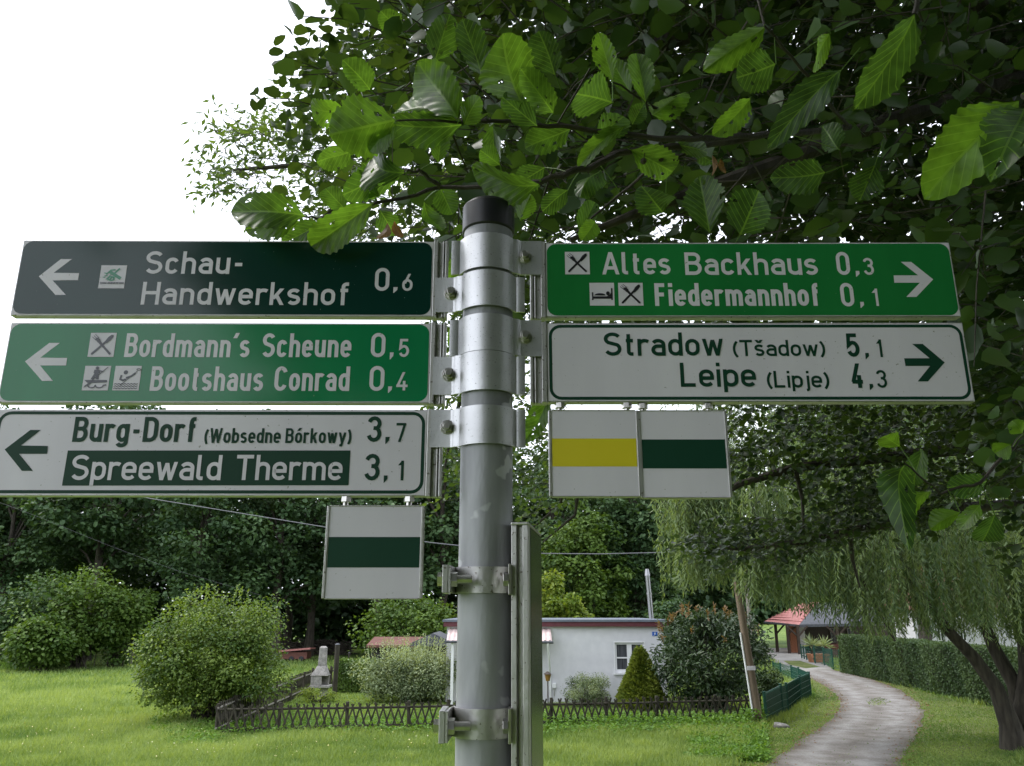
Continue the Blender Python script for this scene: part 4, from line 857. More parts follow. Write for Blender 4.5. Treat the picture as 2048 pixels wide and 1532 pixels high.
# ------------------------------------------------------------------ farmhouse behind willow and hedge
YF = 52; fx0, fx1 = at_y(1835, 1300, YF)[0], at_y(2330, 1300, YF)[0]; fz = at_y(1900, 1215, YF)[2]
fh = thing('farmhouse', ((fx0+fx1)/2, YF, 0), 'white farmhouse with a red tiled roof, mostly hidden behind the willow', 'house')
g = MB(); g.box(fx0, YF, 0, fx1, YF+2.6, fz); g.build('wall', M['render'], fh)
g = MB(); rz = fz + 2.6; g.prism([(fx0-.4, YF-.6, fz-.15), (fx0-.4, YF+1.3, rz), (fx0-.4, YF+3.2, fz-.15)], (fx1-fx0+.8, 0, 0)); rf = g.build('roof', M['tile'], fh)
g = MB(); g.box(fx0+5, YF+1, rz-1.5, fx0+5.7, YF+1.7, rz+.8); g.build('chimney', M['brick'], rf)
for px in (1880, 1925, 1975, 2030, 2090):
    a, b = at_y(px-9, 1243, YF-.03), at_y(px+9, 1283, YF-.03); g = MB()
    for u0, u1, w0, w1 in ((0,.08,0,1),(.92,1,0,1),(.46,.54,0,1),(.08,.46,0,.06),(.54,.92,0,.06),(.08,.46,.94,1),(.54,.92,.94,1)):
        g.box(a[0]+(b[0]-a[0])*u0, YF-.06, b[2]+(a[2]-b[2])*w0, a[0]+(b[0]-a[0])*u1, YF-.01, b[2]+(a[2]-b[2])*w1)
    wn = g.build('window', M['pvc'], fh); g = MB(); g.box(a[0], YF-.02, b[2], b[0], YF-.004, a[2]); g.build('pane', M['glass'], wn)
# ------------------------------------------------------------------ stone, palm tub
def rock(label, px, py, sx, sy, sz_, seed):
    p = gp(px, py); rg = np.random.default_rng(seed); import bmesh as bm_
    b = bm_.new(); bm_.ops.create_icosphere(b, subdivisions=3, radius=1)
    ph = rg.uniform(0, 6, 9)
    for v in b.verts:
        c = v.co; k = 1 + .16*math.sin(3*c.x+ph[0])*math.sin(2.6*c.y+ph[1]) + .12*math.sin(5*c.z+ph[2]+2*c.x) + .05*math.sin(9*c.x+ph[3])*math.sin(8*c.y)
        v.co = (p[0]+c.x*k*sx, p[1]+c.y*k*sy, max(-.02, .2*sz_+c.z*k*sz_))
    me = bpy.data.meshes.new('field_stone'); b.to_mesh(me); b.free(); me.materials.append(M['stone']); o = bpy.data.objects.new('field_stone', me); link(o)
    for q in me.polygons: q.use_smooth = True
    tag(o, label, 'stone')
rock('grey field stone lying at the foot of the leaning pole', 1560, 1455, .24, .18, .12, 4)
rock('flat grey slab lying under the green mesh fence', 1582, 1430, .26, .12, .05, 5)
tp0 = gp(1640, 1325); tub = thing('planter', tp0, 'low terracotta planter standing behind the green gate', 'planter')
g = MB(); a, b = at_y(1622, 1325, tp0[1]), at_y(1661, 1325, tp0[1]); zt_ = at_y(1640, 1308, tp0[1])[2]; frust(g, a[0]+.1, b[0]-.1, tp0[1], tp0[1]+.7, 0, a[0], b[0], tp0[1]-.1, tp0[1]+.8, zt_); g.build('tub', M['terracotta'], tub, False, .02)
# ------------------------------------------------------------------ foliage tools
def norm(a): return a / (np.linalg.norm(a, axis=-1, keepdims=True) + 1e-9)
TL = (np.array([[0,0,0],[.33,.36,.09],[.8,.27,.07],[1,0,0],[.33,-.36,.09],[.8,-.27,.07]]), np.array([[0,1,2,3],[0,3,5,4]]))
TL2 = (np.array([[0,0,0],[.2,.25,.05],[.55,.42,.1],[.9,.26,.03],[1,0,-.06],[.2,-.25,.05],[.55,-.42,.1],[.9,-.26,.03],[.5,0,0]]),
       np.array([[0,1,2,8],[8,2,3,4],[0,8,6,5],[8,4,7,6]]))
TN = (np.array([[0,0,0],[.4,.5,.04],[1,0,-.08],[.45,-.5,.04]]), np.array([[0,1,2,3]]))
def leafset(name, C, A, Nn, L, Wd, T, mat, parent, rnd):
    V0, F0 = T; n = len(C); A = norm(A); B = norm(np.cross(Nn, A)); Z = np.cross(A, B)
    L = np.asarray(L).reshape(-1, 1, 1) if np.ndim(L) else np.full((n, 1, 1), L)
    Wd = np.asarray(Wd).reshape(-1, 1, 1) if np.ndim(Wd) else np.full((n, 1, 1), Wd)
    V = C[:, None] + L * (V0[None, :, :1] * A[:, None] + Wd * V0[None, :, 1:2] * B[:, None] + V0[None, :, 2:3] * Z[:, None])
    k = len(V0); Fc = (F0[None] + (np.arange(n) * k)[:, None, None]).reshape(-1, F0.shape[1])
    return npmesh(name, V.reshape(-1, 3), Fc, mat, parent, rnd=np.repeat(rnd, k))
def inpoly(P, X, Y):
    P = np.array(P, float); r = np.zeros(len(X), bool); j = len(P) - 1
    for i in range(len(P)):
        xi, yi = P[i]; xj, yj = P[j]
        r ^= ((yi > Y) != (yj > Y)) & (X < (xj - xi) * (Y - yi) / (yj - yi + 1e-12) + xi); j = i
    return r
def px_of(P):
    d = P - E3; zc = d[:, 1]*ct + d[:, 2]*st; yc = -d[:, 1]*st + d[:, 2]*ct
    return 1024 + F*d[:, 0]/zc, 766 - F*yc/zc, zc
def clumps(rg, cen, rad, npc, flat=.6, inner=.35, up=.75):
    """leaf positions, normals and axes in tufts round the centres"""
    m = len(cen); d = norm(rg.normal(0, 1, (m, npc, 3))); k = rg.uniform(inner, 1, (m, npc, 1)) ** .6
    P = cen[:, None] + d * k * np.asarray(rad).reshape(-1, 1, 1) * np.array([1, 1, flat])
    Nn = norm(d * .55 + np.array([0, 0, up]) + rg.normal(0, .42, d.shape)); A = norm(np.cross(Nn, rg.normal(0, 1, d.shape)) + d * .6 - np.array([0, 0, .25]))
    return P.reshape(-1, 3), A.reshape(-1, 3), Nn.reshape(-1, 3)
def trunk_mesh(parent, base, top, r0, limbs, mat, name='trunk', r1=None, seed=0, n=9):
    rg = random.Random(seed); g = MB(); base = np.array(base, float); top = np.array(top, float); pts = []
    for i in range(7):
        f = i/6; pts.append(base + (top-base)*f + np.array([rg.uniform(-1, 1), rg.uniform(-1, 1), 0])*r0*.8*(0 < i))
    pts[0] = pts[0] - np.array([0, 0, .2]); rad = [r0*(1.25 if i == 0 else 1)*(1-.75*i/6) for i in range(7)]
    g.tube(pts, rad, n)
    for lp_ in limbs:
        f = min(.95, max(.25, (lp_[2]-base[2])/(top[2]-base[2]+1e-6)*.72)); q = base+(top-base)*f; e = np.array(lp_, float); mid = (q+e)/2 + np.array([0, 0, .12*np.linalg.norm(e-q)])
        g.tube([q, mid, e], [r0*.34*(1.1-f*.6), r0*.2, r0*.06], 6)
    return g.build(name, mat, parent, True)
LM = {}
LM['forest'] = leafmat('forest_leaf', (.028,.062,.025), (.08,.14,.055), .22, .5, spec=.25)
LM['forest2'] = leafmat('forest_leaf_light', (.04,.085,.015), (.1,.165,.03), .25, .5, spec=.25)
LM['bush'] = leafmat('bush_leaf', (.04,.09,.017), (.165,.235,.046), .3, .45, spec=.3)
LM['grey'] = leafmat('grey_leaf', (.055,.095,.04), (.34,.4,.24), .25, .6, spec=.25)
LM['yellow'] = leafmat('yellowgreen_leaf', (.08,.14,.015), (.2,.25,.04), .35, .5, spec=.25)
LM['hedge'] = leafmat('hedge_leaf', (.03,.06,.022), (.075,.12,.045), .2, .5, spec=.25)
LM['viburnum'] = leafmat('leathery_leaf', (.018,.04,.016), (.06,.1,.035), .12, .4, spec=.4)
LM['red'] = leafmat('reddish_tip', (.09,.085,.03), (.2,.12,.065), .25, .5)
LM['spruce'] = leafmat('spruce_needle', (.06,.1,.014), (.21,.25,.04), .12, .6, spec=.2)
LM['willow'] = leafmat('willow_leaf', (.05,.095,.036), (.19,.26,.115), .35, .45, spec=.35)
LM['alder'] = leafmat('alder_leaf', (.014,.034,.013), (.05,.1,.025), .32, .38, spec=.4)
LM['alderfar'] = leafmat('alder_leaf_far', (.014,.032,.013), (.052,.09,.024), .34, .42, spec=.35)
LM['near'] = leafmat('alder_leaf_near', (.024,.052,.02), (.1,.18,.022), .5, .36, veins=True, spots=True, spec=.4, tcol=(1.7,1.9,.8))
LM['dry'] = leafmat('dry_leaf', (.1,.055,.03), (.17,.1,.05), .3, .6, veins=True)
LM['sprig'] = leafmat('slender_leaf', (.035,.07,.024), (.085,.135,.04), .45, .45, spec=.3)
LM['grass'] = leafmat('grass_blade', (.08,.155,.036), (.29,.37,.125), .3, .55, spec=.2)
LM['herb'] = leafmat('ground_herb', (.06,.14,.02), (.15,.27,.045), .3, .5, spec=.2)
# ------------------------------------------------------------------ wood behind the meadow
def make_tree(seed, H, Rr, z0, ncl, npc, leaf, mat, name='forest_tree', crad=(1.0, 1.7)):
    rg = np.random.default_rng(seed); t = thing(name, (0, 0, 0), 'x', 'tree')
    u = norm(rg.normal(0, 1, (ncl, 3))); f = rg.uniform(.35, 1, (ncl, 1)) ** .5; prof = np.array([Rr, Rr, (H-z0)/2]) 
    lob = 1 + .22*np.sin(3*np.arctan2(u[:, 1], u[:, 0]) + seed)[:, None] + .15*np.sin(5*u[:, 2:3] + seed*2)
    cen = u * f * prof * lob * .86 + np.array([0, 0, (H+z0)/2]); rad = rg.uniform(*crad, ncl)
    P, A, Nn = clumps(rg, cen, rad, npc, .5, .3)
    lim = [c for c in cen[:14]]
    trunk_mesh(t, (0, 0, 0), (rg.uniform(-.4, .4), 0, H*.8), .2 + H*.008, lim, M['bark'], seed=seed)
    n = len(P); leafset('crown', P, A, Nn, rg.uniform(.7, 1.25, n)*leaf, rg.uniform(.7, 1.1, n), TL, mat, t, np.clip(np.repeat(rg.uniform(.15, .85, ncl), npc) + rg.normal(0, .18, n), 0, 1))
    return t
protos = [make_tree(11, 19, 4.6, 3.6, 74, 125, .34, LM['forest']), make_tree(12, 17, 4.0, 4.2, 64, 125, .34, LM['forest']),
          make_tree(13, 20, 5.0, 5.0, 80, 120, .36, LM['forest']), make_tree(14, 16, 4.4, 2.6, 66, 125, .32, LM['forest'])]
rg = np.random.default_rng(77); used = [False]*4; k = 0
ROWLAB = ['dark broadleaf tree in the front row of the wood behind the meadow', 'tall dark tree in the second row of the wood', 'shaded tree deep inside the wood, glimpsed between nearer trunks']
spots = []
for row, (Y, n_, x0, x1) in enumerate(((58, 13, -44, 36), (64, 13, -48, 44), (71, 14, -54, 52))):
    for i in range(n_): spots.append((row, x0 + (x1-x0)*(i+.5)/n_ + rg.uniform(-1.4, 1.4), Y + rg.uniform(-1.6, 1.6)))
for row, x, y in spots:
    j = int(rg.integers(0, 4)); o = protos[j] if not used[j] else copy_tree(protos[j]); used[j] = True
    y = y + (24 if x > 13 else 0)
    if .265 < x/y < .375: x, y = x*2.7, y*2.7
    o.location = (x, y, 0); o.rotation_euler = (0, 0, rg.uniform(0, 6.28)); s_ = rg.uniform(.88, 1.08) * (.95 if x > -8 else 1.0); o.scale = (s_, s_, s_*rg.uniform(.92, 1.05))
    if x > 13: o.scale = (s_*1.25, s_*1.25, s_*1.38)
    tag(o, ROWLAB[row], 'tree', ['front trees of the wood', 'second row of the wood', 'trees deep in the wood'][row])
for x, y, j, s_ in ((-1.2, -9, 2, .62), (3.5, -7.5, 0, .6), (8.5, -9.5, 1, .7), (13, -6, 3, .7), (1, -15, 0, .8), (9, -16, 2, .85), (15, -14, 0, .9), (-.5, -20, 2, 1.0), (6, -22, 0, 1.05), (17, 3, 3, .7)):   # trees behind the viewer, seen mirrored in the signs
    o = copy_tree(protos[j]); o.location = (x, y, float(gz(x, y))); o.scale = (s_*1.15, s_*1.15, s_); tag(o, 'dark tree standing behind the viewer, mirrored in the glossy signs', 'tree', 'trees mirrored in the signs')
for k in range(11):
    o = copy_tree(protos[k % 4]); y = 222 + 5*math.sin(k*2.3); o.location = (y*(.235 + .0165*k), y, 0); o.rotation_euler = (0, 0, k*1.3); o.scale = (1.5, 1.5, 1.35); tag(o, 'distant tree in the row closing the far meadow beyond the pavilion', 'tree', 'distant trees beyond the pavilion')
for x, y, j, s_ in ((21.5, 44, 2, .95), (28, 41, 0, .95), (35, 46, 1, 1.0)):
    o = copy_tree(protos[j]); o.location = (x, y, 0); o.scale = (s_, s_, s_); tag(o, 'tall dark tree behind the clipped hedge, seen through the willow', 'tree', 'trees behind the hedge')
# dense understorey deep in the wood
rg = np.random.default_rng(5); n = 2500; cen = np.stack([rg.uniform(-66, 80, n), rg.uniform(77, 88, n), 12*rg.uniform(0, 1, n)**1.3+.4], 1)
c2 = np.stack([rg.uniform(-9, 40, 650), rg.uniform(-32, -24, 650), 1.2 + 10*rg.uniform(0, 1, 650)], 1); cen = np.concatenate([cen, c2]); cen = cen[~((cen[:, 0]/np.maximum(1, cen[:, 1]) > .265) & (cen[:, 0]/np.maximum(1, cen[:, 1]) < .375))]; n = len(cen)   # unseen undergrowth added behind the viewer to keep low sky off the signs
c4_ = rg.uniform(212, 236, 420); cen = np.concatenate([cen, np.stack([c4_*rg.uniform(.22, .42, 420), c4_, rg.uniform(.5, 15, 420)], 1)]); n = len(cen)
P, A, Nn = clumps(rg, cen, np.where(cen[:, 1] > 200, 2.4, 1)*rg.uniform(1.3, 2.3, n), 55, .8); tag(leafset('far_wood', P, A, Nn, np.where(P[:, 1] > 195, 2, 1)*rg.uniform(.5, .8, len(P)), .9, TL, LM['forest'], None, rg.uniform(0, .6, len(P))), kind='stuff')
def bush(name, label, cat, px, py0, py1, w_px, seed, mat, ncl, npc, leaf, flat=.75, dist=None, crad=.17, group=None, shape=None, tips=None, wd=.9, T=TL, stems=True, up=.75, dep=.8, low=0.0):
    """shrub whose base stands at photo (px, py1), top row py0 and width w_px set its real size"""
    b = gp(px, py1) if dist is None else np.array([*at_y(px, py1, dist)[:2], 0.0]); Y = b[1]
    top = at_y(px, py0, Y)[2]; Wm = at_y(px + w_px/2, (py0+py1)/2, Y)[0] - at_y(px - w_px/2, (py0+py1)/2, Y)[0]
    rg = np.random.default_rng(seed); t = thing(name, b, label, cat, group); b = b + np.array([0, Wm*dep/2*.5, 0])
    u = norm(rg.normal(0, 1, (ncl, 3))); f = rg.uniform(.3, 1, (ncl, 1)) ** .45; cr = crad*Wm*rg.uniform(.65, 1.25, ncl)
    hx = np.array([Wm/2, Wm*dep/2, top/2]); c = u*f*(hx*(1 - crad*1.3))
    az_ = np.arctan2(u[:, 1], u[:, 0]); c = c*(1 + (.06 if name == 'round_bush' else .15)*np.sin(3*az_ + seed) + .12*np.sin(5*u[:, 2] + 2*az_ + seed*1.7))[:, None]
    if shape: c = shape(c, hx)
    c[:, 2] = np.maximum(c[:, 2] + top/2, low + cr*.5); cen = c + b
    P, A, Nn = clumps(rg, cen, cr, npc, flat, .25, up)
    P[:, 2] = np.maximum(P[:, 2], .03)
    r_ = np.clip(np.repeat(rg.uniform(.1, .9, ncl), npc) + rg.normal(0, .2, len(P)), 0, 1)
    if stems:
        g = MB(); rr = random.Random(seed)
        for cc in cen[:18]: g.tube([(b[0]+rr.uniform(-.12, .12)*Wm, b[1], -.05), ((b[0]+cc[0])/2, (b[1]+cc[1])/2, cc[2]*.55), cc], [.022*Wm**.5+.01, .015, .008], 5)
        g.build('stems', M['bark'], t)
    leafset('foliage', P, A, Nn, rg.uniform(.7, 1.25, len(P))*leaf, wd*rg.uniform(.8, 1.15, len(P)), T, mat, t, r_)
    if tips:                                                             # shoots that stand out of the outline: (count, length, material)
        cnt, ln, tm = tips; up_ = norm(np.stack([rg.normal(0, .5, cnt), rg.normal(0, .5, cnt), rg.uniform(.3, 1, cnt)], 1)); C = []; A2 = []
        st_ = b + np.array([0, 0, top/2]) + up_*hx*rg.uniform(.88, .97, (cnt, 1))
        for q in range(9):
            C.append(st_ + np.array([0, 0, 1])*ln*q/9 + up_*ln*.3*q/9); A2.append(norm(rg.normal(0, 1, (cnt, 3)) + up_ + np.array([0, 0, .5])))
        C = np.concatenate(C); A2 = np.concatenate(A2); leafset('shoots', C, A2, norm(rg.normal(0, 1, C.shape) + np.array([0, 0, .4])), leaf*.85*rg.uniform(.7, 1.1, len(C)), wd, T, tm, t, rg.uniform(.55, 1, len(C)))['kind'] = 'stuff'
    return t, b, top, Wm
# shrubs and small trees at the left edge of the wood
LT = [(30,1125,1345,190,50,'forest','grey-green leafy tree at the far left edge of the wood'), (128,1110,1342,220,49,'forest2','mid green rounded tree second from the left before the wood'),
      (215,1150,1338,150,51,'forest2','yellowish green young tree left of the big round bush'), (60,1225,1345,170,47,'forest2','low green shrub under the leafy trees at far left')]
for i, (px, y0, y1, wp, d_, mt, lb) in enumerate(LT): bush('small_tree', lb, 'tree', px, y0, y1, wp, 40+i, LM[mt], 40, 170, .23, .6, d_, .2)
bush('round_bush', 'large round light green bush standing on the meadow at the fence corner', 'bush', 390, 1176, 1458, 322, 21, LM['bush'], 125, 300, .088, .75, None, .14, tips=(40, .22, LM['bush']), low=.1)
bush('grey_bush', 'silvery grey-green bush with upright shoots between lattice fence and signpost', 'bush', 815, 1300, 1408, 236, 22, LM['grey'], 120, 190, .1, .8, None, .12, tips=(170, .5, LM['grey']), wd=.55)
bush('dark_tree', 'dark rounded tree rising behind the garden sheds', 'tree', 815, 1180, 1330, 215, 23, LM['forest2'], 80, 120, .2, .7, 46)
bush('tall_shrub', 'bright lime green tree just behind the bungalow, right of the post', 'tree', 1098, 1120, 1330, 120, 24, LM['yellow'], 60, 120, .2, .6, 44)
bush('tall_shrub', 'yellowish leafy tree behind the bungalow left of its metal flue', 'tree', 1142, 1180, 1330, 110, 25, LM['yellow'], 50, 120, .18, .6, 42.5)
bush('tall_tree', 'tall mid green tree behind the bungalow right of the post', 'tree', 1165, 985, 1335, 220, 26, LM['forest2'], 110, 120, .26, .55, 52, .13)
bush('tall_tree', 'dark dense tree behind the metal flue', 'tree', 1270, 960, 1335, 230, 27, LM['forest'], 110, 120, .26, .55, 54, .13)
bush('dark_shrub', 'dark shrub between the bungalow and the willow', 'bush', 1345, 1170, 1330, 110, 28, LM['forest'], 50, 110, .2, .6, 46)
bush('low_shrub', 'low pale green rounded shrub in front of the bungalow wall', 'bush', 1177, 1347, 1404, 106, 29, LM['grey'], 60, 160, .06, .8, 30.4, .14, wd=.55)
bush('broadleaf_shrub', 'big dark evergreen shrub with reddish tips behind the leaning pole', 'bush', 1440, 1212, 1425, 262, 30, LM['viburnum'], 150, 75, .19, .85, None, .1, tips=(45, .16, LM['red']), wd=.42, up=.35)
bush('low_shrub', 'dark green shrub behind the fence where the drive bends', 'bush', 1545, 1330, 1408, 70, 31, LM['hedge'], 30, 110, .08, .85, None, .17)
bush('climber', 'small light green shrub below the barbecue fireplace', 'bush', 628, 1375, 1408, 90, 32, LM['yellow'], 22, 40, .07, .8, None, .13)
bush('low_shrub', 'small yellow-green shrub between the big round bush and the lattice fence', 'bush', 462, 1385, 1440, 80, 33, LM['yellow'], 24, 50, .08, .8, 27, .13)
# clipped cone spruce
cb = np.array([*at_y(1284, 1404, 30.2)[:2], 0.0]); ctp = at_y(1284, 1294, cb[1])[2]; cr_ = at_y(1333, 1400, cb[1])[0] - cb[0]; cs = thing('dwarf_spruce', cb, 'dense conical dwarf spruce in front of the bungalow window', 'conifer')
rg = np.random.default_rng(9); n = 26000; h = 1 - np.sqrt(rg.uniform(0, 1, n)); an = rg.uniform(0, 6.283, n)
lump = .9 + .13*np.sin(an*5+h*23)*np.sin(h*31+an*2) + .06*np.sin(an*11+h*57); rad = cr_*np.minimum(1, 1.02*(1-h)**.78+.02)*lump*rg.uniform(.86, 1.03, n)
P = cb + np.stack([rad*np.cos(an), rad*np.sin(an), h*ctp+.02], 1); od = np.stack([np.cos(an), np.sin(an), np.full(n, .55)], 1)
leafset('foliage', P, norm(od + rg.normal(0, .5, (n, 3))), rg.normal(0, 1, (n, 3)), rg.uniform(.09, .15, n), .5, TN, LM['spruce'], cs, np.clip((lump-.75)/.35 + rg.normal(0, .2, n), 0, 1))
g = MB(); g.tube([cb, cb + np.array([0, 0, ctp*.9])], [.05, .01], 6); g.build('trunk', M['bark'], cs)
# hedges
def hedge(name, label, A0, A1, depth, h, leaf, n, seed, mat):
    A0, A1 = np.array([*A0[:2], 0]), np.array([*A1[:2], 0]); L_ = np.linalg.norm(A1-A0); d = (A1-A0)/L_; nn = np.array([-d[1], d[0], 0])
    if nn @ (A0+A1) < 0: nn = -nn
    rg = np.random.default_rng(seed); t = thing(name, (A0+A1)/2, label, 'hedge'); g = MB()
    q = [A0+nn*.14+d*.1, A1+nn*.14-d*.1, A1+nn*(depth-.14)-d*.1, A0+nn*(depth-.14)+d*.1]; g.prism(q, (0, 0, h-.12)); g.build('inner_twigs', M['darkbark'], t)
    a1, a2, a3 = L_*h, L_*depth, depth*h; pr = rg.uniform(0, a1+a2+2*a3, n); s = rg.uniform(0, L_, n); z = rg.uniform(0.03, h, n); o = rg.uniform(0, depth, n); r2 = rg.normal(0, .05, n)
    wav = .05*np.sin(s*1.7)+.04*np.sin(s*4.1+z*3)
    P = np.zeros((n, 3)); Nn = np.zeros((n, 3)); f = pr < a1; tp = (pr >= a1) & (pr < a1+a2); e0 = (pr >= a1+a2) & (pr < a1+a2+a3); e1 = pr >= a1+a2+a3
    S_ = np.where(e0, 0+r2, np.where(e1, L_+r2, s)); O_ = np.where(f, r2-wav, o); Z_ = np.where(tp, h+r2*.6+wav*.5, z)
    P = A0 + d*S_[:, None] + nn*O_[:, None] + np.array([0, 0, 1])*Z_[:, None]
    Nn = np.where(f[:, None], -nn, np.where(tp[:, None], [0, 0, 1], np.where(e0[:, None], -d, d))) + rg.normal(0, .55, (n, 3)); Nn = norm(Nn)
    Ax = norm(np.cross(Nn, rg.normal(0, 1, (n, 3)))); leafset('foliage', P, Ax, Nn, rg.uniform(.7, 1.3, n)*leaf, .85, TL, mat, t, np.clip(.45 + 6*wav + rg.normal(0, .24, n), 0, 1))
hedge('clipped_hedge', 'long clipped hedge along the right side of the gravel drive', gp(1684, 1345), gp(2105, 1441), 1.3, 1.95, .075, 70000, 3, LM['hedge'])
hedge('clipped_hedge', 'short clipped hedge left of the silvery bush behind the dark post', gp(672, 1386), gp(745, 1386), .8, 1.25, .07, 7000, 4, LM['forest2'])
# palm in the tub, with narrow arching leaves
pm = thing('palm', tp0, 'spiky palm growing in the terracotta planter by the gate', 'palm'); rg = np.random.default_rng(4)
for xo in (.25, 1.1): 
    ce = np.array([a[0]+xo, tp0[1]+.3, zt_+.55]); g = MB(); g.tube([(ce[0], ce[1], zt_-.1), ce], .06, 7); g.build('trunk', M['bark'], pm)
    n = 60; dd = norm(np.stack([rg.normal(0, 1, n), rg.normal(0, 1, n), rg.uniform(-.3, 1.3, n)], 1)); leafset('fronds', np.repeat(ce[None], n, 0), dd, rg.normal(0, 1, (n, 3)), rg.uniform(.6, .95, n), .1, TN, LM['grey'], pm, rg.uniform(.4, 1, n))
# ------------------------------------------------------------------ grass
rg = np.random.default_rng(2)
n = 560000; py = 1290 + 300*rg.uniform(0, 1, n)**.62; px = rg.uniform(-300, 2350, n)
r_u = (px-1024)/F; r_v = (766-py)/F; dz = st + r_v*ct; tt = -EYE/dz; X = r_u*tt; Yg = (ct - r_v*st)*tt
Xj = rg.normal(0, .13, n)
def in_ring(A, B): return inpoly(np.concatenate([A, B[::-1]]), X + Xj[:len(X)], Yg)
on_drive = in_ring(DLp, DRp) | in_ring(YA, YB); on_verge = in_ring(DRp, VRp) | in_ring(VLp, DLp)
on_house = (X > xl-.1) & (X < xr_+.1) & (Yg > HY-.1) & (Yg < HY+DE)
garden = inpoly([tuple(cA[:2]), tuple(cD[:2]), tuple(gp(1560,1400)[:2]), (xr_+2, 45), (cE[0], 45), tuple(cE[:2])], X, Yg)
keep = (Yg < 62) & (Yg > 15) & ~on_drive & ~on_house & (tt > 0); keep &= ~(on_verge & (rg.uniform(0, 1, n) < .35))
edge = on_drive & (((((px-1755)/24)**2 + ((py-1404)/8)**2) < rg.uniform(.2, 1.3, n)) | (rg.uniform(0, 1, n) < .006)); keep |= edge & (Yg > 15) & in_ring(DLp, DRp) & (np.abs(X - (np.interp(Yg, DLp[:, 1], DLp[:, 0]) + np.interp(Yg, DRp[:, 1], DRp[:, 0]))/2) < .45)
X, Yg, gd, vg = X[keep], Yg[keep], garden[keep], (on_verge | on_drive)[keep]; n = len(X)
def vnoise(x, y, s, seed):
    r2 = np.random.default_rng(seed); T_ = r2.uniform(0, 1, (64, 64)); x = x/s; y = y/s; xi = np.floor(x).astype(int); yi = np.floor(y).astype(int); fx_ = x-xi; fy_ = y-yi
    fx_ = fx_*fx_*(3-2*fx_); fy_ = fy_*fy_*(3-2*fy_); g_ = lambda a, b: T_[a % 64, b % 64]
    return (g_(xi, yi)*(1-fx_)+g_(xi+1, yi)*fx_)*(1-fy_) + (g_(xi, yi+1)*(1-fx_)+g_(xi+1, yi+1)*fx_)*fy_
pt = np.clip(.5 + 1.5*(.4*vnoise(X, Yg, 2.6, 1) + .3*vnoise(X, Yg, .8, 2) + .3*vnoise(X, Yg, 7, 3) - .5), 0, 1)
hgt = np.where(vg, .035, np.where(gd, .07, .1 + .16*pt))*rg.uniform(.6, 1.3, n); wdt = (.009 + .00045*Yg)*rg.uniform(.7, 1.3, n)
ang = rg.uniform(0, 6.283, n); ln_ = rg.normal(0, .45, (n, 2)); Bp = np.stack([X, Yg, np.where(vg, .004, 0) + gz(X, Yg)], 1)
sx_ = np.stack([np.cos(ang)*wdt, np.sin(ang)*wdt, np.zeros(n)], 1); Tp = Bp + np.stack([ln_[:, 0]*hgt, ln_[:, 1]*hgt, hgt], 1)
V = np.stack([Bp-sx_, Bp+sx_, Tp], 1).reshape(-1, 3)
tag(npmesh('meadow_grass', V, np.arange(3*n).reshape(-1, 3), LM['grass'], None, rnd=np.repeat(np.clip(pt*1.0 + rg.normal(0, .17, n) - np.where(vg, .12, 0), 0, 1), 3)), kind='stuff')
# taller herbs: by the fence foot, below the bush and at the drive's edge
H = []
for (x0, x1, ya, yb, cnt, hh) in ((430,1530,1447,1474,2600,.25), (1380,1530,1470,1525,2600,.16), (1085,1500,1445,1462,1500,.35), (300,440,1440,1475,900,.2), (0,80,1325,1345,500,.5), (1490,1535,1440,1456,350,.5), (330,440,1430,1500,1500,.16)):
    pxx = rg.uniform(x0, x1, cnt); pyy = rg.uniform(ya, yb, cnt)
    for a_, b_ in zip(pxx, pyy): q = gp(a_, b_); H.append((q[0], q[1], hh))
H = np.array(H); reps = 5; C = np.repeat(H, reps, 0); C = np.stack([C[:, 0] + rg.normal(0, .08, len(C)), C[:, 1] + rg.normal(0, .08, len(C)), rg.uniform(.02, 1, len(C))*C[:, 2]], 1)
tag(leafset('ground_herbs', C, norm(rg.normal(0, 1, C.shape)*np.array([1, 1, .5])), norm(rg.normal(0, .5, C.shape)+np.array([0, 0, 1])), rg.uniform(.05, .11, len(C)), .8, TL, LM['herb'], None, rg.uniform(0, 1, len(C))), kind='stuff')
n = 420; fx_ = rg.uniform(0, 900, n); fy_ = rg.uniform(1420, 1532, n); C = np.array([gp(a_, b_) + np.array([0, 0, rg.uniform(.1, .25)]) for a_, b_ in zip(fx_, fy_)])
FLM = pmat('flower_petals', (.7,.5,.03), (.8,.75,.6), .3, .7); tag(leafset('meadow_flowers', C, rg.normal(0, 1, C.shape), rg.normal(0, .4, C.shape)+np.array([0, 0, 1]), rg.uniform(.018, .035, n), 1.2, TN, FLM, None, np.zeros(n)), kind='stuff')
# fallen leaves along the drive edge
n = 900; j = rg.integers(14, 59, n); sd_ = rg.random(n) < .55; C2 = np.where(sd_[:, None], DLp[j], DRp[j]) + rg.normal(0, .22, (n, 2)); C = np.stack([C2[:, 0], C2[:, 1], gz(C2[:, 0], C2[:, 1]) + .03], 1)
tag(leafset('leaf_litter', C, rg.normal(0, 1, C.shape)*np.array([1, 1, .1]), rg.normal(0, .25, C.shape)+np.array([0, 0, 1]), rg.uniform(.05, .09, n), .9, TL, LM['dry'], None, rg.uniform(0, 1, n)), kind='stuff')
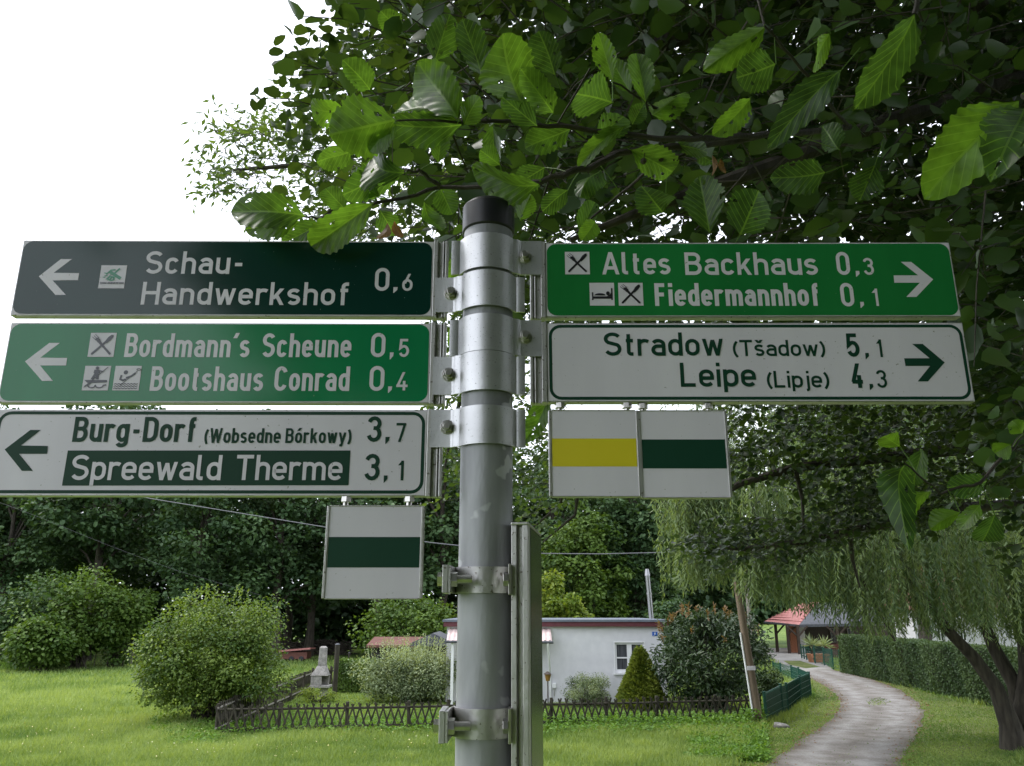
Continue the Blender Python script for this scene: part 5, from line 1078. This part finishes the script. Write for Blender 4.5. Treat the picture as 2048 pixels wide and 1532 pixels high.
# ------------------------------------------------------------------ weeping willow on the right
wb = gp(2036, 1500); wil = thing('willow', wb, 'weeping willow with hanging curtains of narrow leaves right of the drive', 'tree')
def wp(px, py, dy=0): return at_y(px, py, wb[1] + dy)
g = MB(); g.tube([wb + np.array([-.08, 0, -.2]), wp(2020, 1450), wp(1992, 1375), wp(1945, 1312), wp(1893, 1258), wp(1845, 1190), wp(1790, 1090), wp(1730, 980)], [.36, .25, .18, .15, .13, .12, .1, .06], 12)
g.tube([wb + np.array([.55, .3, -.2]), wp(2052, 1450, .3), wp(2030, 1370, .5), wp(1990, 1300, .7), wp(1955, 1215, 1), wp(1930, 1050, 1.2), wp(1910, 850, 1.5)], [.36, .27, .19, .16, .14, .12, .08], 12)
g.tube([wp(2052, 1450, .3), wp(2062, 1340, .2), wp(2052, 1240, .1), wp(2060, 1100, .1), wp(2080, 850, 0)], [.36, .27, .23, .2, .1], 12)
g.tube([wp(1800, 1120, 0), wp(1740, 1060, -.5), wp(1620, 1000, -1)], [.1, .08, .04], 8)
trk = g.build('trunk', M['bark'], wil, True)
g = MB(); g.tube([wp(1700, 1080, -.8), wp(1716, 1140, -.8), wp(1748, 1205, -.8), wp(1790, 1282, -.8)], [.055, .05, .042, .03], 8); g.build('hanging_branch', M['bark'], trk, True)
BX = [1330, 1345, 1400, 1440, 1480, 1540, 1600, 1650, 1700, 1760, 1800, 1850, 1900, 1960, 2048, 2300, 2600]
BY = [1175, 1190, 1165, 1160, 1190, 1205, 1212, 1225, 1245, 1270, 1268, 1258, 1262, 1275, 1290, 1340, 1380]
rg = np.random.default_rng(31); ns = 3300; C = []; A = []; RN = []; SG = MB()
spx = np.concatenate([1342 + 150*rg.uniform(0, 1, 420)**.8, rg.uniform(1420, 2560, ns - 420)])
NCL = 300; ccx = np.concatenate([1345 + 145*rg.uniform(0, 1, 50), rg.uniform(1430, 2560, NCL-50)]); ccd = rg.uniform(-3.2, 3.4, NCL); ccb = rg.normal(0, 30, NCL); cct = rg.uniform(.1, .9, NCL)
spx = np.sort(spx); spx = np.concatenate([spx[spx < 1490][:420], spx[spx >= 1490]]); ns = len(spx)
for i, px in enumerate(spx):
    ci = int(rg.choice(np.argsort(np.abs(ccx - px))[:3])); px = ccx[ci] + rg.normal(0, 7)
    curtain = i < 420; Y = wb[1] + ccd[ci]*(.7 if curtain else 1) + rg.normal(0, .16)
    yb = 10 + np.interp(px, BX, BY) - abs(ccb[ci]) - abs(rg.normal(0, 20)) + rg.uniform(0, 14)
    if rg.random() < .3: yb -= rg.uniform(20, 200)
    lenm = rg.uniform(1.5, 3.6); bot = at_y(px, yb, Y); x0 = bot[0] + rg.normal(0, .12)
    n = int(lenm/.05); tt_ = np.linspace(0, 1, n); sway = rg.normal(0, .12, 2)
    out_ = rg.normal(0, .35)                                             # strands arch out of their branch, then fall
    S_ = np.stack([x0 + out_*(1-tt_)**3*-1.2 + sway[0]*tt_, np.full(n, Y) + sway[1]*tt_, bot[2] + lenm*(1-tt_)*(1-.12*(1-tt_))], 1)
    C.append(S_); a_ = rg.normal(0, .62, (n, 3)); a_[:, 2] = -1; A.append(norm(a_)); RN.append(np.clip(np.full(n, cct[ci] + rg.normal(0, .1)) + rg.normal(0, .2, n), 0, 1))
    if i % 3 == 0: SG.tube([S_[0], S_[n//2], S_[-1]], [.006, .004, .002], 3, False)
SG.build('hanging_twigs', M['bark'], wil)
C = np.concatenate(C); A = np.concatenate(A); RN = np.concatenate(RN); n = len(C)
leafset('crown', C, A, rg.normal(0, 1, (n, 3)), rg.uniform(.11, .2, n), .19, TN, LM['willow'], wil, RN)
# crown interior of the willow, higher up and behind
cen = np.stack([rg.uniform(5.5, 19, 420), rg.uniform(wb[1]-1, wb[1]+5.5, 420), rg.uniform(5.2, 12.5, 420)], 1); u_, v_2, _ = px_of(cen); cen = cen[(u_ > 1420)]
P, A, Nn = clumps(rg, cen, rg.uniform(.6, 1.1, len(cen)), 230, .8); leafset('inner_crown', P, norm(A + np.array([0, 0, -.8])), Nn, rg.uniform(.1, .16, len(P)), .18, TN, LM['willow'], wil, rg.uniform(0, .7, len(P)))
# ------------------------------------------------------------------ sprays of leaves along twigs
def sprays(rg, S0, D, nl, tl, ll, wd, T, mat, parent, name, shade=None, droop=.35, nrm=.6, twig=None):
    m = len(S0); f = (np.arange(nl)+.6)/nl; side = np.where(np.arange(nl) % 2, 1, -1)
    D = norm(D); pos = S0[:, None] + D[:, None]*(f[None, :, None]*tl) - np.array([0, 0, 1])*(f[None, :, None]**2*tl*.25) + rg.normal(0, tl*.03, (m, nl, 3))
    sv = norm(np.cross(D, [0, 0, 1.]))[:, None]*side[None, :, None]; A = norm(D[:, None]*.55 + sv*.9 + rg.normal(0, .45, (m, nl, 3)) - np.array([0, 0, droop]))
    Nn = norm(np.array([0, 0, 1]) + rg.normal(0, nrm, (m, nl, 3))); n = m*nl
    r_ = np.clip((rg.uniform(.1, .9, m) if shade is None else shade)[:, None] + rg.normal(0, .18, (m, nl)), 0, 1)
    leafset(name, pos.reshape(n, 3), A.reshape(n, 3), Nn.reshape(n, 3), rg.uniform(.65, 1.2, n)*ll, wd*rg.uniform(.85, 1.15, n), T, mat, parent, r_.ravel())
    if twig is not None:
        for a, d in zip(S0[::twig], D[::twig]): TWG.tube([a - d*tl*.5, a + d*tl*.45 - np.array([0, 0, tl*.04]), a + d*tl - np.array([0, 0, tl*.24])], [tl*.011, tl*.008, tl*.004], 3, False)
def sample(rg, poly, z0, z1, n, pw=1.0):
    P = np.array(poly); out_ = np.zeros((0, 3))
    while len(out_) < n:
        X = rg.uniform(P[:, 0].min(), P[:, 0].max(), n*2); Y = rg.uniform(P[:, 1].min(), P[:, 1].max(), n*2); ok = inpoly(poly, X, Y); X, Y = X[ok], Y[ok]
        zc = z0 + (z1-z0)*rg.uniform(0, 1, len(X))**pw; u = (X-1024)/F; v = (766-Y)/F
        out_ = np.concatenate([out_, np.stack([u*zc, (ct - v*st)*zc, (st + v*ct)*zc + EYE], 1)])
    return out_[:n]
# ---- alder A: trunk out of frame on the right, crown overhead
ab = np.array([4.6, 5.2, float(gz(4.6, 5.2))]); ald = thing('alder', ab, 'big alder overhanging the signs, its near twigs reaching round the post top', 'tree')
g = MB(); g.tube([ab - np.array([0, 0, .3]), ab + np.array([-.1, .1, 2]), ab + np.array([.1, .2, 5]), ab + np.array([-.2, .2, 9])], [.3, .24, .2, .12], 12)
atr = g.build('trunk', M['bark'], ald, True)
def limb(base, pts, r0, r1, parent, name='limb'):
    P = [np.array(base)] + [at_z(*p) for p in pts]; g = MB(); n_ = len(P); g.tube(P, [r0*(1-i/(n_-1)) + r1*i/(n_-1) for i in range(n_)], 8); g.build(name, M['bark'], parent, True)
limb(ab + np.array([0, .1, 2.2]), [(2200,100,4.4), (1760,250,3.6), (1530,335,2.9), (1290,420,2.7), (1140,480,2.7)], .06, .008, ald)
limb(ab + np.array([0, .1, 3.4]), [(1900,-80,5), (1400,60,5), (1050,180,5.4), (760,330,5.8), (640,440,6)], .09, .012, ald)
limb(ab + np.array([0, .2, 4.5]), [(2000,-350,7), (1400,-150,7), (1000,20,7), (720,80,7.5)], .1, .015, ald)
limb(ab + np.array([0, .1, 1.8]), [(2100,330,5.5), (1850,390,5.5), (1600,470,6)], .05, .01, ald)
TWG = MB(); rg = np.random.default_rng(61)
UA = [(720,-500),(712,0),(715,55),(670,95),(645,150),(628,215),(645,260),(620,320),(650,370),(640,430),(670,470),(720,500),(930,500),(940,640),(1060,640),(1910,640),(1960,760),(2040,900),(2600,900),(2600,-500)]
DIRL = lambda n: norm(np.stack([rg.normal(-.7, .55, n), rg.normal(-.3, .5, n), rg.normal(-.05, .35, n)], 1))
S0 = sample(rg, UA, 3.6, 10, 10500, .7); px_, py_, _ = px_of(S0)
thin = inpoly([(560,200),(700,250),(960,300),(960,520),(560,520)], px_, py_) & (rg.random(len(S0)) < .8); thin |= inpoly([(1040,420),(1500,420),(1500,520),(1040,520)], px_, py_) & (rg.random(len(S0)) < .4)
S0 = S0[~thin]; sprays(rg, S0, DIRL(len(S0)), 8, .38, .085, .92, TL2, LM['alderfar'], ald, 'crown', droop=.3, twig=3)
S0 = sample(rg, [(1150,-300),(1150,300),(1350,420),(1900,470),(2000,700),(2600,700),(2600,-300)], 6.5, 11, 2600); sprays(rg, S0, DIRL(len(S0)), 8, .42, .1, .95, TL2, LM['alderfar'], ald, 'shaded_crown', droop=.3)
UM = [(790,-200),(780,60),(740,150),(700,250),(760,330),(700,380),(760,440),(920,470),(1100,470),(1920,470),(1990,800),(2100,1000),(2500,1000),(2500,-200)]
S0 = sample(rg, UM, 2.1, 4.2, 640, .8); px_, py_, _ = px_of(S0); S0 = S0[~((px_ < 1500) & (py_ > 480))]
sprays(rg, S0, DIRL(len(S0)), 5, .3, .085, .95, TL2, LM['alder'], ald, 'low_sprays', droop=.25, nrm=.7, twig=1)
S0 = np.stack([rg.uniform(-2.5, 9, 5000), rg.uniform(-8, 5, 5000), np.zeros(5000)], 1); S0[:, 2] = rg.uniform(6, 9, 5000) + np.maximum(0, S0[:, 1])*.9 - .35*np.maximum(0, S0[:, 0]); u_, v_2, z_ = px_of(S0); S0 = S0[~((z_ > 0) & (u_ < 700) & (v_2 > -500))]   # unseen leaves added over the viewer's head to shade the signs
sprays(rg, S0, DIRL(len(S0)), 8, .6, .19, .95, TL, LM['alderfar'], ald, 'unseen_shade_crown', droop=.2)
TWG.build('twigs', M['darkbark'], ald)['kind'] = 'stuff'
# ---- near twigs with fully modelled leaves (serrated edge, folded along the midrib, pleated between the veins)
def hi_leaf(rg, base, tip, width, nrm_, curl, val, V, Fc, UV, RV):
    base, tip = np.array(base), np.array(tip); L_ = np.linalg.norm(tip-base); A = (tip-base)/L_; B = np.cross(nrm_, A); B /= np.linalg.norm(B); Z = np.cross(A, B)
    nt_, nw = 40, 10; b0 = len(V); ph = rg.uniform(0, 6); fold = rg.uniform(.1, .7); c2 = rg.normal(0, .13); tw = rg.normal(0, .5); holes = [(rg.uniform(.15, .95), rg.uniform(-1, 1), rg.uniform(.015, .055)) for _ in range(rg.integers(0, 7))]
    for i in range(nt_+1):
        t = i/nt_; ww = (math.sin(math.pi*min(1, t**.82))**.52)*(.76+.3*t) if 0 < t < 1 else 0.0
        if t > .93: ww *= (.62 + .38*(1-t)/.07)
        for j in range(-nw, nw+1):
            s = j/nw; e = ww*(1 + (.09*((i//2) % 2) + .07*math.sin(t*9+ph+j*.3))*(abs(j) == nw)) ; y = s*e*width/2
            tv = t + abs(s)*.08*(1-t)*(t > 0)
            z = fold*abs(y) + .006*L_/.08*math.sin((t*1.0-abs(s)*.16*1.0)*math.pi*2*7)*abs(s)*.13 - curl*L_*(t-.2)**2 + c2*L_*math.sin(t*4+ph) + tw*y*t
            V.append(base + A*(tv*L_) + B*y + Z*z); UV.append((t, s*ww*.5)); RV.append(val)
    k = 2*nw+1
    for i in range(nt_):
        for j in range(k-1):
            q = b0+i*k+j
            if any(math.hypot((i+.5)/nt_-h_[0], ((j+.5)/nw-1-h_[1])*.45) < h_[2] for h_ in holes): continue
            Fc.append((q, q+1, q+k+1, q+k))
# (base px, base py, tip px, tip py, width px, optical depth m, tone 0..1)
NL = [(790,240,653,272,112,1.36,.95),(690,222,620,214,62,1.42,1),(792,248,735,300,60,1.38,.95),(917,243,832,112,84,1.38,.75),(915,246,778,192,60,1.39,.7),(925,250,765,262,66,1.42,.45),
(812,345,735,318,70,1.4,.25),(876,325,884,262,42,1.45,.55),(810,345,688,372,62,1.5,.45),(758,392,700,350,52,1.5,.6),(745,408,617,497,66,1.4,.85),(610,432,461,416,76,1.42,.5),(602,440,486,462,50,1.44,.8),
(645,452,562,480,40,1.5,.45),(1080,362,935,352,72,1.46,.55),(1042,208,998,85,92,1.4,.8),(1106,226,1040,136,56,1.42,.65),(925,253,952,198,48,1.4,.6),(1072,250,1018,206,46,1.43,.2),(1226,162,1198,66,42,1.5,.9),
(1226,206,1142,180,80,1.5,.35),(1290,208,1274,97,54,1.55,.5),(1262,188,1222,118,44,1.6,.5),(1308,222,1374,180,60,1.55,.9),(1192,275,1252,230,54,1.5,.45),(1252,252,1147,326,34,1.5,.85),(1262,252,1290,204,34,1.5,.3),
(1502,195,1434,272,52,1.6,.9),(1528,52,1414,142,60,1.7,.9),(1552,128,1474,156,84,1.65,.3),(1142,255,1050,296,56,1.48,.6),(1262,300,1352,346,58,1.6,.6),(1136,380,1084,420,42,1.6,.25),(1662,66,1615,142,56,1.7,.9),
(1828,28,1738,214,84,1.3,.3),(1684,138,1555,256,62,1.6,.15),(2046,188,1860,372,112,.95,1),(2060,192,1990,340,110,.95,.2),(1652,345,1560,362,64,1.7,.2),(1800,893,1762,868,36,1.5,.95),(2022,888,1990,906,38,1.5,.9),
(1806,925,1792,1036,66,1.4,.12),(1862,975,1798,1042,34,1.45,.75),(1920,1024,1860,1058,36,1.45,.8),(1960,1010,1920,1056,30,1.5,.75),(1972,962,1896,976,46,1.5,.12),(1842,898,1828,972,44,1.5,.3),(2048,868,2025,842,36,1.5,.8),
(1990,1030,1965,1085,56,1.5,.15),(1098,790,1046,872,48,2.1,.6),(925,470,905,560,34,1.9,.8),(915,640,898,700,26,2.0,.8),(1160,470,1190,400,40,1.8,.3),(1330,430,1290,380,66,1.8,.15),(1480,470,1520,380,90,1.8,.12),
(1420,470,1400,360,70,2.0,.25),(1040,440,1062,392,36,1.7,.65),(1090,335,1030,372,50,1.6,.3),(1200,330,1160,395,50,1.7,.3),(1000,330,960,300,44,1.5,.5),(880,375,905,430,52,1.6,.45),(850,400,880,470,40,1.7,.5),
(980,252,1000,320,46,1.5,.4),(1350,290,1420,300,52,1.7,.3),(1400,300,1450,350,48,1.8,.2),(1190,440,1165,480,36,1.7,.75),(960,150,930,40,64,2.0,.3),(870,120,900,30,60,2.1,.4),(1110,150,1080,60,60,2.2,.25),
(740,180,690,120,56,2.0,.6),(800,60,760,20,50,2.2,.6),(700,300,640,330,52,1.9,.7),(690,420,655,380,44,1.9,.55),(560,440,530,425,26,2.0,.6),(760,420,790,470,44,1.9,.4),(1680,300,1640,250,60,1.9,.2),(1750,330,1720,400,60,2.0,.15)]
br = []
rg = np.random.default_rng(15); V, Fc, UV, RV = [], [], [], []; PET = MB()
TW = [[(1700,255,2.2),(1530,270,1.9),(1400,276,1.66),(1300,277,1.56),(1150,256,1.48),(1000,241,1.42),(920,243,1.4),(790,241,1.37)], [(1530,270,1.9),(1400,292,1.75),(1250,300,1.6),(1180,335,1.56),(1082,364,1.5),(1010,374,1.53),(880,376,1.56),(750,408,1.46),(650,434,1.43),(606,434,1.43)],
      [(1400,276,1.66),(1310,215,1.58),(1225,162,1.51)], [(1400,292,1.75),(1290,345,1.68),(1210,415,1.7),(1130,480,1.72)], [(1828,28,1.3),(1850,-60,1.3),(1960,-220,1.5)], [(2046,188,.95),(2120,160,1.0),(2300,0,1.3)],
      [(1700,255,2.2),(1620,160,1.8),(1530,50,1.7),(1500,-60,1.8)], [(2200,760,1.9),(2040,880,1.55),(1960,965,1.48),(1880,985,1.46),(1806,925,1.42)], [(880,376,1.56),(840,340,1.45),(812,345,1.41)]]
tube_pts = []
nb_ = None
for tw_ in TW:
    g = MB()
    P = [at_z(*p) for p in tw_]; n_ = len(P); sub = []
    for i in range(n_-1):
        for q in range(5): sub.append(P[i]*(1-q/5)+P[i+1]*q/5)
    sub.append(P[-1]); tube_pts += sub; m_ = len(sub); w0 = .0075 if len(tw_) > 6 else .0035
    g.tube([p + rg.normal(0, .0016, 3) for p in sub], [w0*(1-i/m_)+.0013 for i in range(m_)], 7); o_ = g.build('near_twig', M['darkbark'], ald, True); nb_ = nb_ or o_
tube_pts = np.array(tube_pts)
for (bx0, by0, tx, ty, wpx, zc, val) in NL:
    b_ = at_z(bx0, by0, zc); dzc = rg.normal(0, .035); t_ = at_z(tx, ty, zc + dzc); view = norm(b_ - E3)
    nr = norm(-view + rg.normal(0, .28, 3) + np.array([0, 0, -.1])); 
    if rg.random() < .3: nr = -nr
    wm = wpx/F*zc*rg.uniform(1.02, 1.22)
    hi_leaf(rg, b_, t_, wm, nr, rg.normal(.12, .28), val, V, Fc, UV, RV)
    dd = np.linalg.norm(tube_pts - b_, axis=1); k = dd.argmin()
    if dd[k] < .16: PET.tube([b_, (b_+tube_pts[k])/2 + np.array([0, 0, .003]), tube_pts[k]], .0012, 5, False)
    else: PET.tube([b_, b_ - norm(t_-b_)*.05 + np.array([0, 0, .01])], .0012, 5, False)
k0 = len(V); V += [np.array(v) for v in PET.v]; UV += [(.5, 0.0)]*len(PET.v); RV += [.4]*len(PET.v); Fc += [tuple(i+k0 for i in f_) for f_ in PET.f]
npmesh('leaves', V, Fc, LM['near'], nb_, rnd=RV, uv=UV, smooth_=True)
V, Fc, UV, RV = [], [], [], []
for q in ((775,445,764,482,22,1.5),(788,442,800,478,18,1.52),(1425,310,1430,352,18,1.7),(1440,318,1452,346,16,1.72)): hi_leaf(rg, at_z(q[0],q[1],q[5]), at_z(q[2],q[3],q[5]), q[4]/F*q[5], norm(rg.normal(0, 1, 3)), .4, rg.random(), V, Fc, UV, RV)
npmesh('dry_leaves', V, Fc, LM['dry'], nb_, rnd=RV, uv=UV, smooth_=True)
g = MB()
for (px, py, zc) in ((1287,322,1.6),(1322,317,1.62),(1283,330,1.64)):
    c = at_z(px, py, zc); g = MB(); g.tube([c+np.array([0,0,.006]), c+np.array([0,0,.003]), c-np.array([0,0,.003]), c-np.array([0,0,.007])], [.002,.006,.006,.002], 8); g.tube([c, c+np.array([.006,0,.03])], .0008, 4); g.build('alder_cone', M['darkbark'], nb_, True)
# ---- alder B further along the bank, off to the right
bb_ = np.array([8.6, 10.5, float(gz(8.6, 10.5))]); alb = thing('alder', bb_, 'second alder behind the right-hand signs, with two dark limbs crossing the willow', 'tree')
g = MB(); g.tube([bb_ - np.array([0, 0, .3]), bb_ + np.array([0, .1, 2]), bb_ + np.array([.2, .1, 5]), bb_ + np.array([0, .2, 9])], [.34, .27, .22, .12], 12); g.build('trunk', M['bark'], alb, True)
limb(bb_ + np.array([0, 0, 1.6]), [(2100,885,10.5),(1900,900,10.2),(1800,912,10),(1590,935,9.8),(1480,968,9.8),(1440,990,9.8)], .11, .03, alb)
limb(bb_ + np.array([0, 0, .8]), [(2060,1005,10.2),(1870,1020,10),(1800,1040,9.8),(1700,1063,9.7),(1600,1085,9.6),(1490,1098,9.6),(1440,1095,9.6)], .1, .02, alb)
limb(bb_ + np.array([0, 0, 3]), [(2050,700,11),(1700,700,11),(1300,730,11),(1090,800,11)], .12, .02, alb)
limb(bb_ + np.array([0, 0, 5]), [(2000,400,12),(1400,320,12),(900,350,12),(600,330,12),(470,340,12)], .13, .02, alb)
for tw_ in ([(1160,960,10.5),(1150,1030,10.5),(1085,1085,10.5)], [(1130,960,10.6),(1120,1010,10.6),(1060,1060,10.6)], [(1590,935,9.8),(1605,1000,9.8),(1608,1080,9.7)], [(1700,1063,9.7),(1705,1120,9.7),(1720,1175,9.7)], [(930,760,10.5),(900,880,10.5),(885,960,10.5)]):
    P = [at_z(*p) for p in tw_]; g = MB(); g.tube(P, [.03, .022, .01], 6); g.build('bough', M['darkbark'], alb, True)
TWG = MB(); rg = np.random.default_rng(62)
BA = [(1420,640),(1930,640),(2060,760),(2060,1000),(1900,960),(1800,1000),(1650,1000),(1560,960),(1480,940),(1430,900)]
S0 = sample(rg, BA, 8.8, 12.5, 1700); sprays(rg, S0, DIRL(len(S0)), 8, .4, .08, .95, TL2, LM['alderfar'], alb, 'crown', twig=3)
BB = [(1350,1090),(1460,1030),(1600,1040),(1720,980),(1850,960),(1960,960),(1900,1040),(1760,1060),(1640,1100),(1500,1120)]
S0 = sample(rg, BB, 8.8, 11, 420); sprays(rg, S0, DIRL(len(S0)), 8, .38, .075, .95, TL2, LM['alderfar'], alb, 'lower_sprays', twig=2)
BC = [(860,470),(1120,470),(1150,800),(1130,1010),(1090,1075),(1030,1075),(1020,1000),(930,1000),(880,1010),(850,900),(870,700)]
S0 = sample(rg, BC, 9.5, 12, 480); sprays(rg, S0, DIRL(len(S0)), 9, .42, .085, .8, TL2, LM['sprig'], alb, 'left_sprays', twig=2)
BD = [(440,270),(520,225),(600,205),(760,330),(960,320),(960,520),(600,480),(520,400),(450,385),(425,350)]
S0 = sample(rg, BD, 10.5, 13, 330); D_ = DIRL(len(S0)); sprays(rg, S0, D_, 10, .55, .15, .32, TN, LM['sprig'], alb, 'slender_sprays', droop=.05, nrm=.9, twig=1)
RD = [(1900,480),(2400,300),(2400,1150),(2040,1100),(1960,900),(1930,640)]
S0 = sample(rg, RD, 6, 11, 1100); sprays(rg, S0, DIRL(len(S0)), 8, .4, .085, .95, TL2, LM['alderfar'], alb, 'right_sprays', twig=4)
TWG.build('twigs', M['darkbark'], alb)['kind'] = 'stuff'
